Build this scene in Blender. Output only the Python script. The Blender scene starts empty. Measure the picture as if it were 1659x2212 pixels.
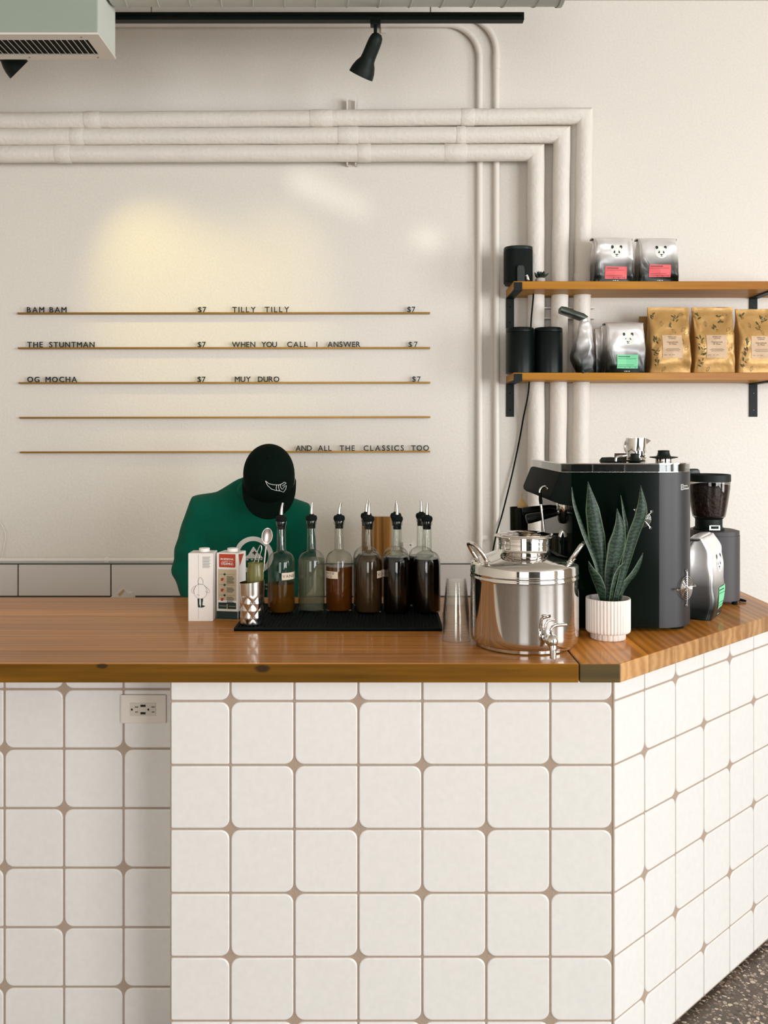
import bpy, bmesh, math, random
from mathutils import Vector, Matrix, noise
from mathutils.bvhtree import BVHTree
PI = math.pi
rng = random.Random(7)
sc = bpy.context.scene
col = sc.collection

# ------------------------------------------------------------------ camera, world, light, exposure
F, CX, HZ, EYE = 1925.0, 829.5, 940.0, 1.54      # focal length, centre and horizon of the 1659x2212 frame, eye height
cam_data = bpy.data.cameras.new('camera')
cam = bpy.data.objects.new('camera', cam_data); col.objects.link(cam)
cam.location = (0, 0, EYE); cam.rotation_euler = (PI/2, 0, 0)
cam_data.sensor_fit = 'HORIZONTAL'; cam_data.sensor_width = 36.0
cam_data.lens = F*36.0/1659.0; cam_data.shift_y = -(1106.0-HZ)/1659.0
cam_data.clip_start = 0.05; cam_data.clip_end = 60
sc.camera = cam
vs = sc.view_settings
sc.display_settings.display_device = 'sRGB'
vs.view_transform = 'Standard'; vs.look = 'None'; vs.gamma = 1.0; vs.use_curve_mapping = False
vs.exposure = -0.45
world = bpy.data.worlds.new('sky'); sc.world = world; world.use_nodes = True
bg = world.node_tree.nodes['Background']
bg.inputs[0].default_value = (0.86, 0.93, 1.0, 1); bg.inputs[1].default_value = 1.0

def area(name, loc, target, sx, sy, power, color):
    l = bpy.data.lights.new(name, 'AREA'); l.shape = 'RECTANGLE'; l.size = sx; l.size_y = sy
    l.energy = power; l.color = color
    o = bpy.data.objects.new(name, l); col.objects.link(o); o.location = loc
    o.rotation_euler = (Vector(target)-Vector(loc)).to_track_quat('-Z', 'Y').to_euler()
    return o
# daylight through the glazing of the right wall and of the street front behind the camera
RIGHT_WALL, STREET, LEFT_WALL, BACK, CEIL = 6.2, -4.6, -2.7, 4.05, 3.515
area('window_light_corner_right', (RIGHT_WALL-.03, -3.1, 1.62), (RIGHT_WALL-1, -3.1, 1.62), 2.5, 2.9, 350, (0.955, 0.985, 1.0))
area('window_light_corner_street', (4.75, STREET+.03, 1.62), (4.75, 0, 1.62), 2.5, 2.9, 350, (0.955, 0.985, 1.0))
area('window_light_right', (RIGHT_WALL-.03, 0.35, 1.62), (RIGHT_WALL-1, 0.35, 1.62), 1.7, 2.9, 235, (0.965, 0.985, 1.0))
area('window_light_street', (-0.8, STREET+.03, 1.5), (-0.8, 0, 1.5), 2.2, 2.7, 150, (1.0, 0.98, 0.96))
sc.cycles.transparent_max_bounces = 64                # the nested clear cups and bottles are many layers deep
def glint(loc, target, deg, power):
    l = bpy.data.lights.new('sun_glint_spot', 'SPOT'); l.energy = power; l.color = (1.0, .97, .92); l.spot_size = math.radians(deg); l.spot_blend = .8; l.shadow_soft_size = .05
    o = bpy.data.objects.new('sun_glint_spot', l); col.objects.link(o); o.location = loc; o.rotation_euler = (Vector(target)-Vector(loc)).to_track_quat('-Z', 'Y').to_euler()

# ------------------------------------------------------------------ helpers
def lin(c): c /= 255.0; return c/12.92 if c <= .04045 else ((c+.055)/1.055)**2.4
def rgb(r, g, b): return (lin(r), lin(g), lin(b), 1.0)
def at(px, py, Y): return Vector(((px-CX)*Y/F, Y, EYE-(py-HZ)*Y/F))
def xat(px, Y): return (px-CX)*Y/F
def zat(py, Y): return EYE-(py-HZ)*Y/F
TOP = 1.006
def on_top(px, py, z=TOP):
    Y = (EYE-z)*F/(py-HZ); return Vector((xat(px, Y), Y, z))

class NT:
    def __init__(s, m): s.t = m.node_tree; s.n = s.t.nodes; s.l = s.t.links; s.b = s.n['Principled BSDF']
    def new(s, typ, **kw):
        n = s.n.new(typ)
        for k, v in kw.items(): setattr(n, k, v)
        return n
    def link(s, a, b): s.l.new(a, b)
def mat(name, color, rough=.5, metal=0.0, coat=0.0, spec=.5, bump=0.0, bscale=60.0, vary=0.0, vscale=4.0, sheen=0.0, trans=0.0, ior=1.45, stretch=None):
    m = bpy.data.materials.new(name); m.use_nodes = True; k = NT(m); b = k.b
    b.inputs['Base Color'].default_value = color; b.inputs['Roughness'].default_value = rough
    b.inputs['Metallic'].default_value = metal; b.inputs['Coat Weight'].default_value = coat; b.inputs['Coat Roughness'].default_value = .08
    b.inputs['Specular IOR Level'].default_value = spec; b.inputs['Transmission Weight'].default_value = trans; b.inputs['IOR'].default_value = ior
    b.inputs['Sheen Weight'].default_value = sheen
    tc = k.new('ShaderNodeTexCoord'); src = tc.outputs['Object']
    if stretch:
        mp = k.new('ShaderNodeMapping'); mp.inputs['Scale'].default_value = stretch; k.link(src, mp.inputs['Vector']); src = mp.outputs[0]
    if vary > 0:
        nz = k.new('ShaderNodeTexNoise'); nz.inputs['Scale'].default_value = vscale; nz.inputs['Detail'].default_value = 5; k.link(src, nz.inputs['Vector'])
        mx = k.new('ShaderNodeMix', data_type='RGBA', blend_type='MULTIPLY'); mx.inputs['Factor'].default_value = 1.0
        rp = k.new('ShaderNodeValToRGB'); rp.color_ramp.elements[0].position = .3; rp.color_ramp.elements[1].position = .7
        d = 1-vary; rp.color_ramp.elements[0].color = (d, d, d, 1); rp.color_ramp.elements[1].color = (1, 1, 1, 1)
        k.link(nz.outputs['Fac'], rp.inputs['Fac']); mx.inputs[6].default_value = color
        k.link(rp.outputs[0], mx.inputs[7]); k.link(mx.outputs[2], b.inputs['Base Color'])
    if bump > 0:
        nz = k.new('ShaderNodeTexNoise'); nz.inputs['Scale'].default_value = bscale; nz.inputs['Detail'].default_value = 4; k.link(src, nz.inputs['Vector'])
        bp = k.new('ShaderNodeBump'); bp.inputs['Strength'].default_value = bump; bp.inputs['Distance'].default_value = .01
        k.link(nz.outputs['Fac'], bp.inputs['Height']); k.link(bp.outputs[0], b.inputs['Normal'])
    return m

def obj(name, bm, m, parent=None, loc=None, smooth=False, rotz=0.0, angle=None):
    me = bpy.data.meshes.new(name)
    if bm.faces: bmesh.ops.recalc_face_normals(bm, faces=bm.faces)
    if smooth:
        for f in bm.faces: f.smooth = True
        a = math.radians(angle or 38)
        for e in bm.edges:
            if len(e.link_faces) == 2 and e.calc_face_angle(0) > a: e.smooth = False
    bm.to_mesh(me); bm.free()
    for mm in (m if isinstance(m, (list, tuple)) else [m]): me.materials.append(mm)
    o = bpy.data.objects.new(name, me); col.objects.link(o)
    if parent is not None: o.parent = parent
    if loc is not None: o.location = loc
    if rotz: o.rotation_euler = (0, 0, rotz)
    return o
def tag(o, label, cat, group=None):
    o['label'] = label; o['category'] = cat
    if group: o['group'] = group
    return o
def thing(name, label, cat, loc=(0, 0, 0), rotz=0.0, group=None):
    o = bpy.data.objects.new(name, None); col.objects.link(o); o.empty_display_size = .05
    o.location = loc; o.rotation_euler = (0, 0, rotz)
    return tag(o, label, cat, group)
def struct(o): o['kind'] = 'structure'; return o
def dup(root, loc, label, rotz=0.0, group=None):
    r = root.copy(); col.objects.link(r); r.location = loc; r.rotation_euler = (0, 0, rotz); r['label'] = label
    if group: r['group'] = group
    for ch in list(root.children):
        c = ch.copy(); col.objects.link(c); c.parent = r
        for g in ch.children:
            d = g.copy(); col.objects.link(d); d.parent = c
    return r

def new(): return bmesh.new()
def add_box(bm, x0, x1, y0, y1, z0, z1, mi=0):
    v = [bm.verts.new((x, y, z)) for z in (z0, z1) for y in (y0, y1) for x in (x0, x1)]
    fs = []
    for q in ((0, 2, 3, 1), (4, 5, 7, 6), (0, 1, 5, 4), (2, 6, 7, 3), (0, 4, 6, 2), (1, 3, 7, 5)):
        f = bm.faces.new([v[i] for i in q]); f.material_index = mi; fs.append(f)
    return fs
def bevel(bm, w, seg=2, edges=None):
    bmesh.ops.bevel(bm, geom=list(edges or bm.edges), offset=w, segments=seg, profile=.6, affect='EDGES', clamp_overlap=True)
    return bm
def box(x0, x1, y0, y1, z0, z1, bv=0, seg=2):
    bm = new(); add_box(bm, x0, x1, y0, y1, z0, z1)
    if bv: bevel(bm, bv, seg)
    return bm
def add_lathe(bm, prof, seg=48, cx=0, cy=0, z0=0, caps=True, fn=None):
    rings = []
    for r, z in prof:
        ring = []
        for i in range(seg):
            a = 2*PI*i/seg; rr = fn(r, z, a) if fn else r
            ring.append(bm.verts.new((cx+rr*math.cos(a), cy+rr*math.sin(a), z0+z)))
        rings.append(ring)
    for a, b in zip(rings, rings[1:]):
        for i in range(seg):
            j = (i+1) % seg; bm.faces.new((a[i], a[j], b[j], b[i]))
    if caps: bm.faces.new(rings[0][::-1]); bm.faces.new(rings[-1])
    return rings
def lathe(prof, seg=48, caps=True, fn=None):
    bm = new(); add_lathe(bm, prof, seg, caps=caps, fn=fn); return bm
def add_sweep(bm, pts, radii, seg=12, ref=None, mitre=True, caps=True, expo=2.0):
    """tube through pts; a radius is r or (r along ref, r across)"""
    pts = [Vector(p) for p in pts]; n = len(pts)
    if not isinstance(radii, (list, tuple)): radii = [radii]*n
    side = None; rings = []
    for i, p in enumerate(pts):
        a = (pts[i]-pts[i-1]).normalized() if i else None; b = (pts[i+1]-pts[i]).normalized() if i < n-1 else None
        t = (a+b).normalized() if a and b and (a+b).length > 1e-4 else (a or b)
        rv = Vector(ref) if ref else (side if side else (Vector((1, 0, 0)) if abs(t.x) < .9 else Vector((0, 1, 0))))
        side = (rv-t*rv.dot(t)).normalized(); oth = t.cross(side)
        rx, ry = radii[i] if isinstance(radii[i], (list, tuple)) else (radii[i], radii[i])
        st = 1.0; bend = None
        if mitre and a and b and a.angle(b) > .02:
            c = max(.4, math.cos(a.angle(b)/2)); st = 1/c; bend = (b-a).normalized()
        ring = []
        for k in range(seg):
            u = 2*PI*k/seg; cu, su = math.cos(u), math.sin(u)
            if expo != 2.0:
                cu = math.copysign(abs(cu)**(2/expo), cu); su = math.copysign(abs(su)**(2/expo), su)
            d = side*(rx*cu)+oth*(ry*su)
            if bend: d = d+bend*(d.dot(bend)*(st-1))
            ring.append(bm.verts.new(p+d))
        rings.append(ring)
    for a, b in zip(rings, rings[1:]):
        for k in range(seg):
            j = (k+1) % seg; bm.faces.new((a[k], a[j], b[j], b[k]))
    if caps: bm.faces.new(rings[0][::-1]); bm.faces.new(rings[-1])
    return rings
def sweep(pts, radii, seg=12, **kw):
    bm = new(); add_sweep(bm, pts, radii, seg, **kw); return bm
def curve_pts(ctrl, n=8):
    """Catmull-Rom through ctrl"""
    c = [Vector(p) for p in ctrl]; c = [c[0]*2-c[1]]+c+[c[-1]*2-c[-2]]; out = []
    for i in range(1, len(c)-2):
        for k in range(n):
            t = k/n; p0, p1, p2, p3 = c[i-1:i+3]
            out.append(.5*((2*p1)+(p2-p0)*t+(2*p0-5*p1+4*p2-p3)*t*t+(3*p1-p0-3*p2+p3)*t**3))
    out.append(c[-2]); return out
def add_ellipsoid(bm, c, r, seg=20, rot=None):
    M = Matrix.Translation(c) @ (rot.to_4x4() if rot else Matrix.Identity(4)) @ Matrix.Diagonal((r[0], r[1], r[2], 1))
    bmesh.ops.create_uvsphere(bm, u_segments=seg, v_segments=max(8, seg//2), radius=1.0, matrix=M)
def prism(poly, d0, d1, axis='Y'):
    bm = new()
    f = {'Y': lambda p, d: (p[0], d, p[1]), 'X': lambda p, d: (d, p[0], p[1]), 'Z': lambda p, d: (p[0], p[1], d)}[axis]
    a = [bm.verts.new(f(p, d0)) for p in poly]; b = [bm.verts.new(f(p, d1)) for p in poly]
    bm.faces.new(a); bm.faces.new(b[::-1])
    for i in range(len(poly)):
        j = (i+1) % len(poly); bm.faces.new((a[i], b[i], b[j], a[j]))
    return bm
def remesh(bm, voxel, smooth=4):
    me = bpy.data.meshes.new('temporary'); bmesh.ops.recalc_face_normals(bm, faces=bm.faces); bm.to_mesh(me); bm.free()
    o = bpy.data.objects.new('temporary', me); col.objects.link(o)
    r = o.modifiers.new('r', 'REMESH'); r.mode = 'VOXEL'; r.voxel_size = voxel
    if smooth: s = o.modifiers.new('s', 'SMOOTH'); s.iterations = smooth; s.factor = .5
    dg = bpy.context.evaluated_depsgraph_get(); dg.update()
    m2 = bpy.data.meshes.new_from_object(o.evaluated_get(dg)); out = new(); out.from_mesh(m2)
    bpy.data.objects.remove(o); bpy.data.meshes.remove(me); bpy.data.meshes.remove(m2); return out

# flat artwork that is then laid on a surface
def flat_poly(bm, pts, maxlen=None):
    f = bm.faces.new([bm.verts.new((p[0], p[1], 0)) for p in pts])
    if maxlen:
        fs = bmesh.ops.triangulate(bm, faces=[f])['faces']
        for _ in range(6):
            es = {e for q in fs if q.is_valid for e in q.edges if e.calc_length() > maxlen}
            if not es: break
            r = bmesh.ops.subdivide_edges(bm, edges=list(es), cuts=1, use_grid_fill=False)
            fs = list({q for q in r['geom'] if isinstance(q, bmesh.types.BMFace)} | {q for q in fs if q.is_valid})
            fs = bmesh.ops.triangulate(bm, faces=fs)['faces']
def flat_rect(bm, x0, x1, y0, y1, nx=1, ny=1):
    g = [[bm.verts.new((x0+(x1-x0)*i/nx, y0+(y1-y0)*j/ny, 0)) for i in range(nx+1)] for j in range(ny+1)]
    for j in range(ny):
        for i in range(nx): bm.faces.new((g[j][i], g[j][i+1], g[j+1][i+1], g[j+1][i]))
def flat_stroke(bm, pts, w):
    pts = [Vector((p[0], p[1], 0)) for p in pts]; L = []
    for i, p in enumerate(pts):
        t = (pts[min(i+1, len(pts)-1)]-pts[max(i-1, 0)]).normalized(); n = Vector((-t.y, t.x, 0))*w/2
        L.append((bm.verts.new(p+n), bm.verts.new(p-n)))
    for (a, b), (c, d) in zip(L, L[1:]): bm.faces.new((a, b, d, c))
def ellipse(cx, cy, rx, ry, n=24, a0=0, a1=2*PI):
    return [(cx+rx*math.cos(a0+(a1-a0)*i/n), cy+ry*math.sin(a0+(a1-a0)*i/n)) for i in range(n+(0 if abs(a1-a0-2*PI) < 1e-6 else 1))]
GLYPHS = {}
def load_glyphs(chars):
    made = []
    for c in sorted(set(chars)):
        cu = bpy.data.curves.new('glyph', 'FONT'); cu.body = c; cu.size = 1.0; cu.resolution_u = 3; cu.offset = 0.0
        o = bpy.data.objects.new('glyph', cu); col.objects.link(o); made.append((c, o, cu))
    dg = bpy.context.evaluated_depsgraph_get(); dg.update()
    for c, o, cu in made:
        me = bpy.data.meshes.new_from_object(o.evaluated_get(dg))
        vs_ = [(v.co.x, v.co.y) for v in me.vertices]; fs_ = [tuple(p.vertices) for p in me.polygons]
        xs = [v[0] for v in vs_] or [0, .3]; GLYPHS[c] = (vs_, fs_, min(xs), max(xs))
        bpy.data.meshes.remove(me); bpy.data.objects.remove(o); bpy.data.curves.remove(cu)
load_glyphs("ABCDEFGHIJKLMNOPQRSTUVWXYZ$0123456789/abcdefghijklmnopqrstuvwxyz.-")
CAP = max(v[1] for v in GLYPHS['H'][0])
def glyph_into(bm, c, x, y, cap, bold=0.0):
    v_, f_, x0, x1 = GLYPHS[c]; s = cap/CAP
    vs2 = [bm.verts.new((x+(a-x0)*s, y+b*s, 0)) for a, b in v_]
    for f in f_:
        try: bm.faces.new([vs2[i] for i in f])
        except ValueError: pass
    return (x1-x0)*s
def text_into(bm, s, x, y, cap, gap=.16, width=None, centre=False):
    tot = sum((cap*.45 if c == ' ' else (GLYPHS[c][3]-GLYPHS[c][2])*cap/CAP) for c in s)
    g = (width-tot)/max(1, len(s)-1) if width else cap*gap
    if centre: x -= (tot+g*(len(s)-1))/2
    for c in s: x += (cap*.45 if c == ' ' else glyph_into(bm, c, x, y, cap))+g
    return x
def bvh_of(o):
    return BVHTree.FromPolygons([v.co.copy() for v in o.data.vertices], [tuple(p.vertices) for p in o.data.polygons])
def lay(bm, tree, origin, u, v, off, reach=.3):
    """lay the flat artwork on a surface along the artwork's own normal"""
    o, u, v = Vector(origin), Vector(u).normalized(), Vector(v).normalized(); n = u.cross(v)
    for w in bm.verts:
        p = o+u*w.co.x+v*w.co.y
        hit, nn, _, _ = tree.ray_cast(p+n*reach, -n, reach*2) if tree else (None,)*4
        w.co = (hit if hit else p)+n*off
    return bm

# ------------------------------------------------------------------ materials
M = {}
def wood(name, base, dark, axis='X',  plank=.098, rough=.28, coat=.6, knots=(), grain=1.0, contrast=.9, spec=.2):
    m = bpy.data.materials.new(name); m.use_nodes = True; k = NT(m); b = k.b
    tc = k.new('ShaderNodeTexCoord'); src = tc.outputs['Object']
    sep = k.new('ShaderNodeSeparateXYZ'); k.link(src, sep.inputs[0])
    across = sep.outputs['Y' if axis == 'X' else 'X']
    dv = k.new('ShaderNodeMath', operation='DIVIDE'); dv.inputs[1].default_value = plank; k.link(across, dv.inputs[0])
    fl = k.new('ShaderNodeMath', operation='FLOOR'); k.link(dv.outputs[0], fl.inputs[0])
    wn = k.new('ShaderNodeTexWhiteNoise', noise_dimensions='1D'); k.link(fl.outputs[0], wn.inputs['W'])
    fr = k.new('ShaderNodeMath', operation='FRACT'); k.link(dv.outputs[0], fr.inputs[0])
    # shift the grain of each plank
    cmb = k.new('ShaderNodeCombineXYZ'); mu = k.new('ShaderNodeMath', operation='MULTIPLY'); mu.inputs[1].default_value = 13.0
    k.link(wn.outputs['Value'], mu.inputs[0]); k.link(mu.outputs[0], cmb.inputs[0 if axis == 'X' else 1]); k.link(mu.outputs[0], cmb.inputs[2])
    ad = k.new('ShaderNodeVectorMath', operation='ADD'); k.link(src, ad.inputs[0]); k.link(cmb.outputs[0], ad.inputs[1])
    mp = k.new('ShaderNodeMapping'); s = {'X': (1.6*grain, 34*grain, 34*grain), 'Y': (34*grain, 1.6*grain, 34*grain), 'Z': (34*grain, 34*grain, 1.6*grain)}[axis]
    mp.inputs['Scale'].default_value = s; k.link(ad.outputs[0], mp.inputs['Vector'])
    n1 = k.new('ShaderNodeTexNoise'); n1.inputs['Scale'].default_value = 1.0; n1.inputs['Detail'].default_value = 8; n1.inputs['Roughness'].default_value = .62; k.link(mp.outputs[0], n1.inputs['Vector'])
    mp2 = k.new('ShaderNodeMapping'); s2 = {'X': (.5, 9, 9), 'Y': (9, .5, 9), 'Z': (9, 9, .5)}[axis]
    mp2.inputs['Scale'].default_value = s2; k.link(ad.outputs[0], mp2.inputs['Vector'])
    wv = k.new('ShaderNodeTexWave', wave_type='BANDS', bands_direction='Y' if axis == 'X' else 'X'); wv.inputs['Scale'].default_value = 1.3; wv.inputs['Distortion'].default_value = 7
    wv.inputs['Detail'].default_value = 3; wv.inputs['Detail Scale'].default_value = 1.2; k.link(mp2.outputs[0], wv.inputs['Vector'])
    ma = k.new('ShaderNodeMath', operation='MULTIPLY_ADD'); ma.inputs[1].default_value = .22; k.link(wv.outputs['Fac'], ma.inputs[0])
    m8 = k.new('ShaderNodeMath', operation='MULTIPLY'); m8.inputs[1].default_value = .78; k.link(n1.outputs['Fac'], m8.inputs[0]); k.link(m8.outputs[0], ma.inputs[2])
    rp = k.new('ShaderNodeValToRGB'); e = rp.color_ramp.elements; e[0].position = .5-.28*contrast; e[1].position = .5+.16
    e[0].color = dark; e[1].color = base; k.link(ma.outputs[0], rp.inputs['Fac'])
    hv = k.new('ShaderNodeHueSaturation'); mr = k.new('ShaderNodeMapRange'); mr.inputs['To Min'].default_value = .72; mr.inputs['To Max'].default_value = 1.12
    k.link(wn.outputs['Value'], mr.inputs['Value']); k.link(mr.outputs[0], hv.inputs['Value']); k.link(rp.outputs[0], hv.inputs['Color'])
    out = hv.outputs[0]
    # plank joints
    g1 = k.new('ShaderNodeMath', operation='LESS_THAN'); g1.inputs[1].default_value = .012; k.link(fr.outputs[0], g1.inputs[0])
    mj = k.new('ShaderNodeMix', data_type='RGBA', blend_type='MULTIPLY'); k.link(g1.outputs[0], mj.inputs[0]); k.link(out, mj.inputs[6]); mj.inputs[7].default_value = (.45, .42, .4, 1); out = mj.outputs[2]
    for (kx, ky, kz, r) in knots:
        vm = k.new('ShaderNodeVectorMath', operation='SUBTRACT'); vm.inputs[1].default_value = (kx, ky, kz); k.link(src, vm.inputs[0])
        sm = k.new('ShaderNodeVectorMath', operation='MULTIPLY'); sm.inputs[1].default_value = (.6, .6, 1.3); k.link(vm.outputs[0], sm.inputs[0])
        ln = k.new('ShaderNodeVectorMath', operation='LENGTH'); k.link(sm.outputs[0], ln.inputs[0])
        na = k.new('ShaderNodeMath', operation='MULTIPLY_ADD'); na.inputs[1].default_value = r*1.1; k.link(n1.outputs['Fac'], na.inputs[0]); k.link(ln.outputs['Value'], na.inputs[2])
        r2 = k.new('ShaderNodeMapRange'); r2.inputs['From Min'].default_value = r*1.0; r2.inputs['From Max'].default_value = r*1.25; r2.inputs['To Min'].default_value = .9; r2.inputs['To Max'].default_value = 0
        k.link(na.outputs[0], r2.inputs['Value'])
        mk = k.new('ShaderNodeMix', data_type='RGBA'); k.link(r2.outputs[0], mk.inputs[0]); k.link(out, mk.inputs[6]); mk.inputs[7].default_value = (.03, .018, .008, 1); out = mk.outputs[2]
    k.link(out, b.inputs['Base Color'])
    b.inputs['Roughness'].default_value = rough; b.inputs['Coat Weight'].default_value = coat; b.inputs['Coat Roughness'].default_value = .07; b.inputs['Specular IOR Level'].default_value = spec
    bp = k.new('ShaderNodeBump'); bp.inputs['Strength'].default_value = .12; bp.inputs['Distance'].default_value = .004; k.link(n1.outputs['Fac'], bp.inputs['Height']); k.link(bp.outputs[0], b.inputs['Normal'])
    return m
M['wall'] = mat('wall_paint', rgb(227, 221, 212), .42, bump=.10, bscale=90, vary=.08, vscale=120)
M['left_wall'] = mat('left_wall_paint', rgb(200, 190, 176), .6)
M['street_wall'] = mat('charcoal_wall_paint', rgb(58, 55, 50), .7)
M['pipe'] = mat('painted_pipe_wrap', rgb(229, 222, 213), .5, bump=.35, bscale=55, vary=.05, vscale=9)
M['conduit'] = mat('painted_conduit', rgb(229, 222, 213), .4, vary=.03)
M['ceiling'] = mat('ceiling_paint', rgb(206, 199, 188), .8)
M['room'] = mat('room_paint', rgb(166, 152, 134), .7)
M['tile'] = mat('satin_white_tile', rgb(218, 215, 211), .3, coat=.15, vary=.05, vscale=70)
M['grout'] = mat('beige_grout', rgb(160, 141, 124), .9, bump=.3, bscale=300)
M['splash_tile'] = mat('grey_wall_tile', rgb(208, 200, 196), .4, vary=.04)
M['top'] = wood('oiled_wood_top', rgb(214, 142, 58), rgb(140, 84, 28), 'X', .105, .42, .22, contrast=1.35,
                knots=((xat(567, 2.085), 2.083, TOP-.012, .02), (xat(222, 2.085), 2.081, TOP-.006, .012)))
M['end'] = wood('oiled_wood_end_piece', rgb(222, 146, 56), rgb(132, 78, 24), 'Y', .092, .42, .28, grain=.5, contrast=1.3)
M['shelf'] = wood('shelf_pine', rgb(218, 154, 48), rgb(176, 112, 28), 'X', .3, .5, .1, grain=.8, contrast=.8)
M['board'] = wood('bamboo_board', rgb(176, 124, 60), rgb(120, 78, 30), 'Z', .022, .5, .1)
M['black'] = mat('black_powder_coat', rgb(12, 22, 17), .5, spec=.25)
M['black_gloss'] = mat('black_gloss_plastic', rgb(6, 14, 10), .22, spec=.3)
M['black_rubber'] = mat('black_rubber', rgb(8, 18, 16), .75, spec=.2, bump=.2, bscale=200)
M['machine'] = mat('machine_black_panel', rgb(3, 12, 7), .12, spec=.18)
M['machine_matte'] = mat('machine_black_matte', rgb(7, 15, 11), .7, spec=.1)
M['machine_back'] = mat('machine_grey_enamel', rgb(40, 38, 39), .42, .2)
M['grinder'] = mat('grinder_grey_black', rgb(62, 58, 60), .5)
M['steel'] = mat('polished_steel', (.72, .70, .67, 1), .06, 1.0)
M['steel_satin'] = mat('satin_steel', (.62, .60, .57, 1), .24, 1.0)
M['chrome'] = mat('chrome', (.8, .79, .77, 1), .08, 1.0)
M['brass'] = mat('aged_brass', rgb(150, 112, 52), .38, .85, vary=.2, vscale=6)
M['white_paper'] = mat('white_carton', rgb(228, 222, 216), .55)
M['white_plastic'] = mat('white_plastic', rgb(232, 228, 222), .4)
M['white_print'] = mat('white_print', rgb(238, 238, 232), .7)
M['dark_foil'] = mat('dark_foil', rgb(66, 72, 64), .36, .4)  # bent bag top, its dark reflection put into the foil colour
M['ink'] = mat('dark_green_ink', rgb(16, 44, 38), .6)
M['grey_ink'] = mat('grey_ink', rgb(92, 92, 90), .7)
M['red'] = mat('brick_red_print', rgb(172, 56, 26), .5)
M['tan_print'] = mat('tan_print', rgb(188, 172, 144), .6)
M['ceramic'] = mat('white_ceramic', rgb(224, 216, 209), .5)
M['soil'] = mat('potting_soil', rgb(44, 34, 26), .95, bump=.8, bscale=120)
M['duct'] = mat('galvanised_duct', rgb(176, 178, 172), .45, .25, vary=.05, vscale=5)
M['duct_paint'] = mat('grey_green_paint', rgb(150, 160, 148), .6, vary=.04)
M['vent_white'] = mat('vent_paint', rgb(214, 206, 196), .5)
M['gap_shade'] = mat('opening_shade', rgb(18, 24, 20), .9)  # near-black colour standing for the shade inside openings
M['letter'] = mat('black_letter_plastic', rgb(22, 26, 24), .5)
M['skin'] = mat('skin', rgb(176, 128, 98), .55)
M['sweat'] = mat('green_sweatshirt_fleece', rgb(0, 92, 72), .9, sheen=.05, spec=.15, bump=.25, bscale=26, vary=.12, vscale=9)
M['cap'] = mat('black_cap_twill', rgb(5, 18, 12), .9, spec=.1, bump=.25, bscale=240)
M['trousers'] = mat('dark_trousers', rgb(30, 32, 36), .9)
M['stone'] = mat('pale_stone_pot', rgb(186, 176, 166), .8, bump=.2, bscale=120)
M['succulent'] = mat('dark_succulent', rgb(26, 44, 34), .5)
M['canister'] = mat('black_canister_lacquer', rgb(8, 18, 17), .34, spec=.25)
M['kraft'] = mat('kraft_paper_foil', rgb(194, 152, 92), .40, .3, bump=.25, bscale=30, vary=.12, vscale=14)
M['kraft_dark'] = mat('olive_brown_kraft', rgb(150, 116, 60), .6)  # darker olive-brown kraft of the plain bag at the back
M['kraft_label'] = mat('beige_label', rgb(206, 176, 146), .6)
M['leaf_print'] = mat('olive_leaf_print', rgb(74, 70, 34), .6)
M['pink'] = mat('pink_label', rgb(232, 104, 108), .6)
M['green_label'] = mat('mint_green_label', rgb(120, 208, 156), .6)
M['pot_label'] = mat('paper_tape_label', rgb(222, 204, 182), .7)
M['marker'] = mat('black_marker', rgb(24, 22, 20), .7)
M['bean'] = mat('coffee_beans', rgb(58, 36, 22), .45, bump=1.0, bscale=90, vary=.65, vscale=85)
M['straw'] = mat('pale_wood', rgb(214, 176, 112), .5, vary=.15, vscale=30)
M['toe'] = mat('black_toe_strip', rgb(18, 28, 22), .7)
def floor_mat():
    m = bpy.data.materials.new('terrazzo'); m.use_nodes = True; k = NT(m); b = k.b
    tc = k.new('ShaderNodeTexCoord'); v = k.new('ShaderNodeTexVoronoi'); v.inputs['Scale'].default_value = 95; k.link(tc.outputs['Object'], v.inputs['Vector'])
    sp = k.new('ShaderNodeSeparateColor'); k.link(v.outputs['Color'], sp.inputs[0])
    rp = k.new('ShaderNodeValToRGB'); rp.color_ramp.interpolation = 'CONSTANT'; e = rp.color_ramp.elements
    e[0].color = rgb(92, 80, 70); e[1].position = .42; e[1].color = rgb(132, 114, 100)
    for p, c in ((.62, rgb(176, 158, 140)), (.82, rgb(206, 190, 170)), (.93, rgb(60, 54, 46))): q = e.new(p); q.color = c
    k.link(sp.outputs[0], rp.inputs['Fac'])
    e2 = k.new('ShaderNodeTexVoronoi', feature='DISTANCE_TO_EDGE'); e2.inputs['Scale'].default_value = 95; k.link(tc.outputs['Object'], e2.inputs['Vector'])
    lt = k.new('ShaderNodeMath', operation='LESS_THAN'); lt.inputs[1].default_value = .1; k.link(e2.outputs['Distance'], lt.inputs[0])
    mx = k.new('ShaderNodeMix', data_type='RGBA'); k.link(lt.outputs[0], mx.inputs[0]); k.link(rp.outputs[0], mx.inputs[6]); mx.inputs[7].default_value = rgb(84, 72, 62)
    k.link(mx.outputs[2], b.inputs['Base Color']); b.inputs['Roughness'].default_value = .45
    return m
M['floor'] = floor_mat()
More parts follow.
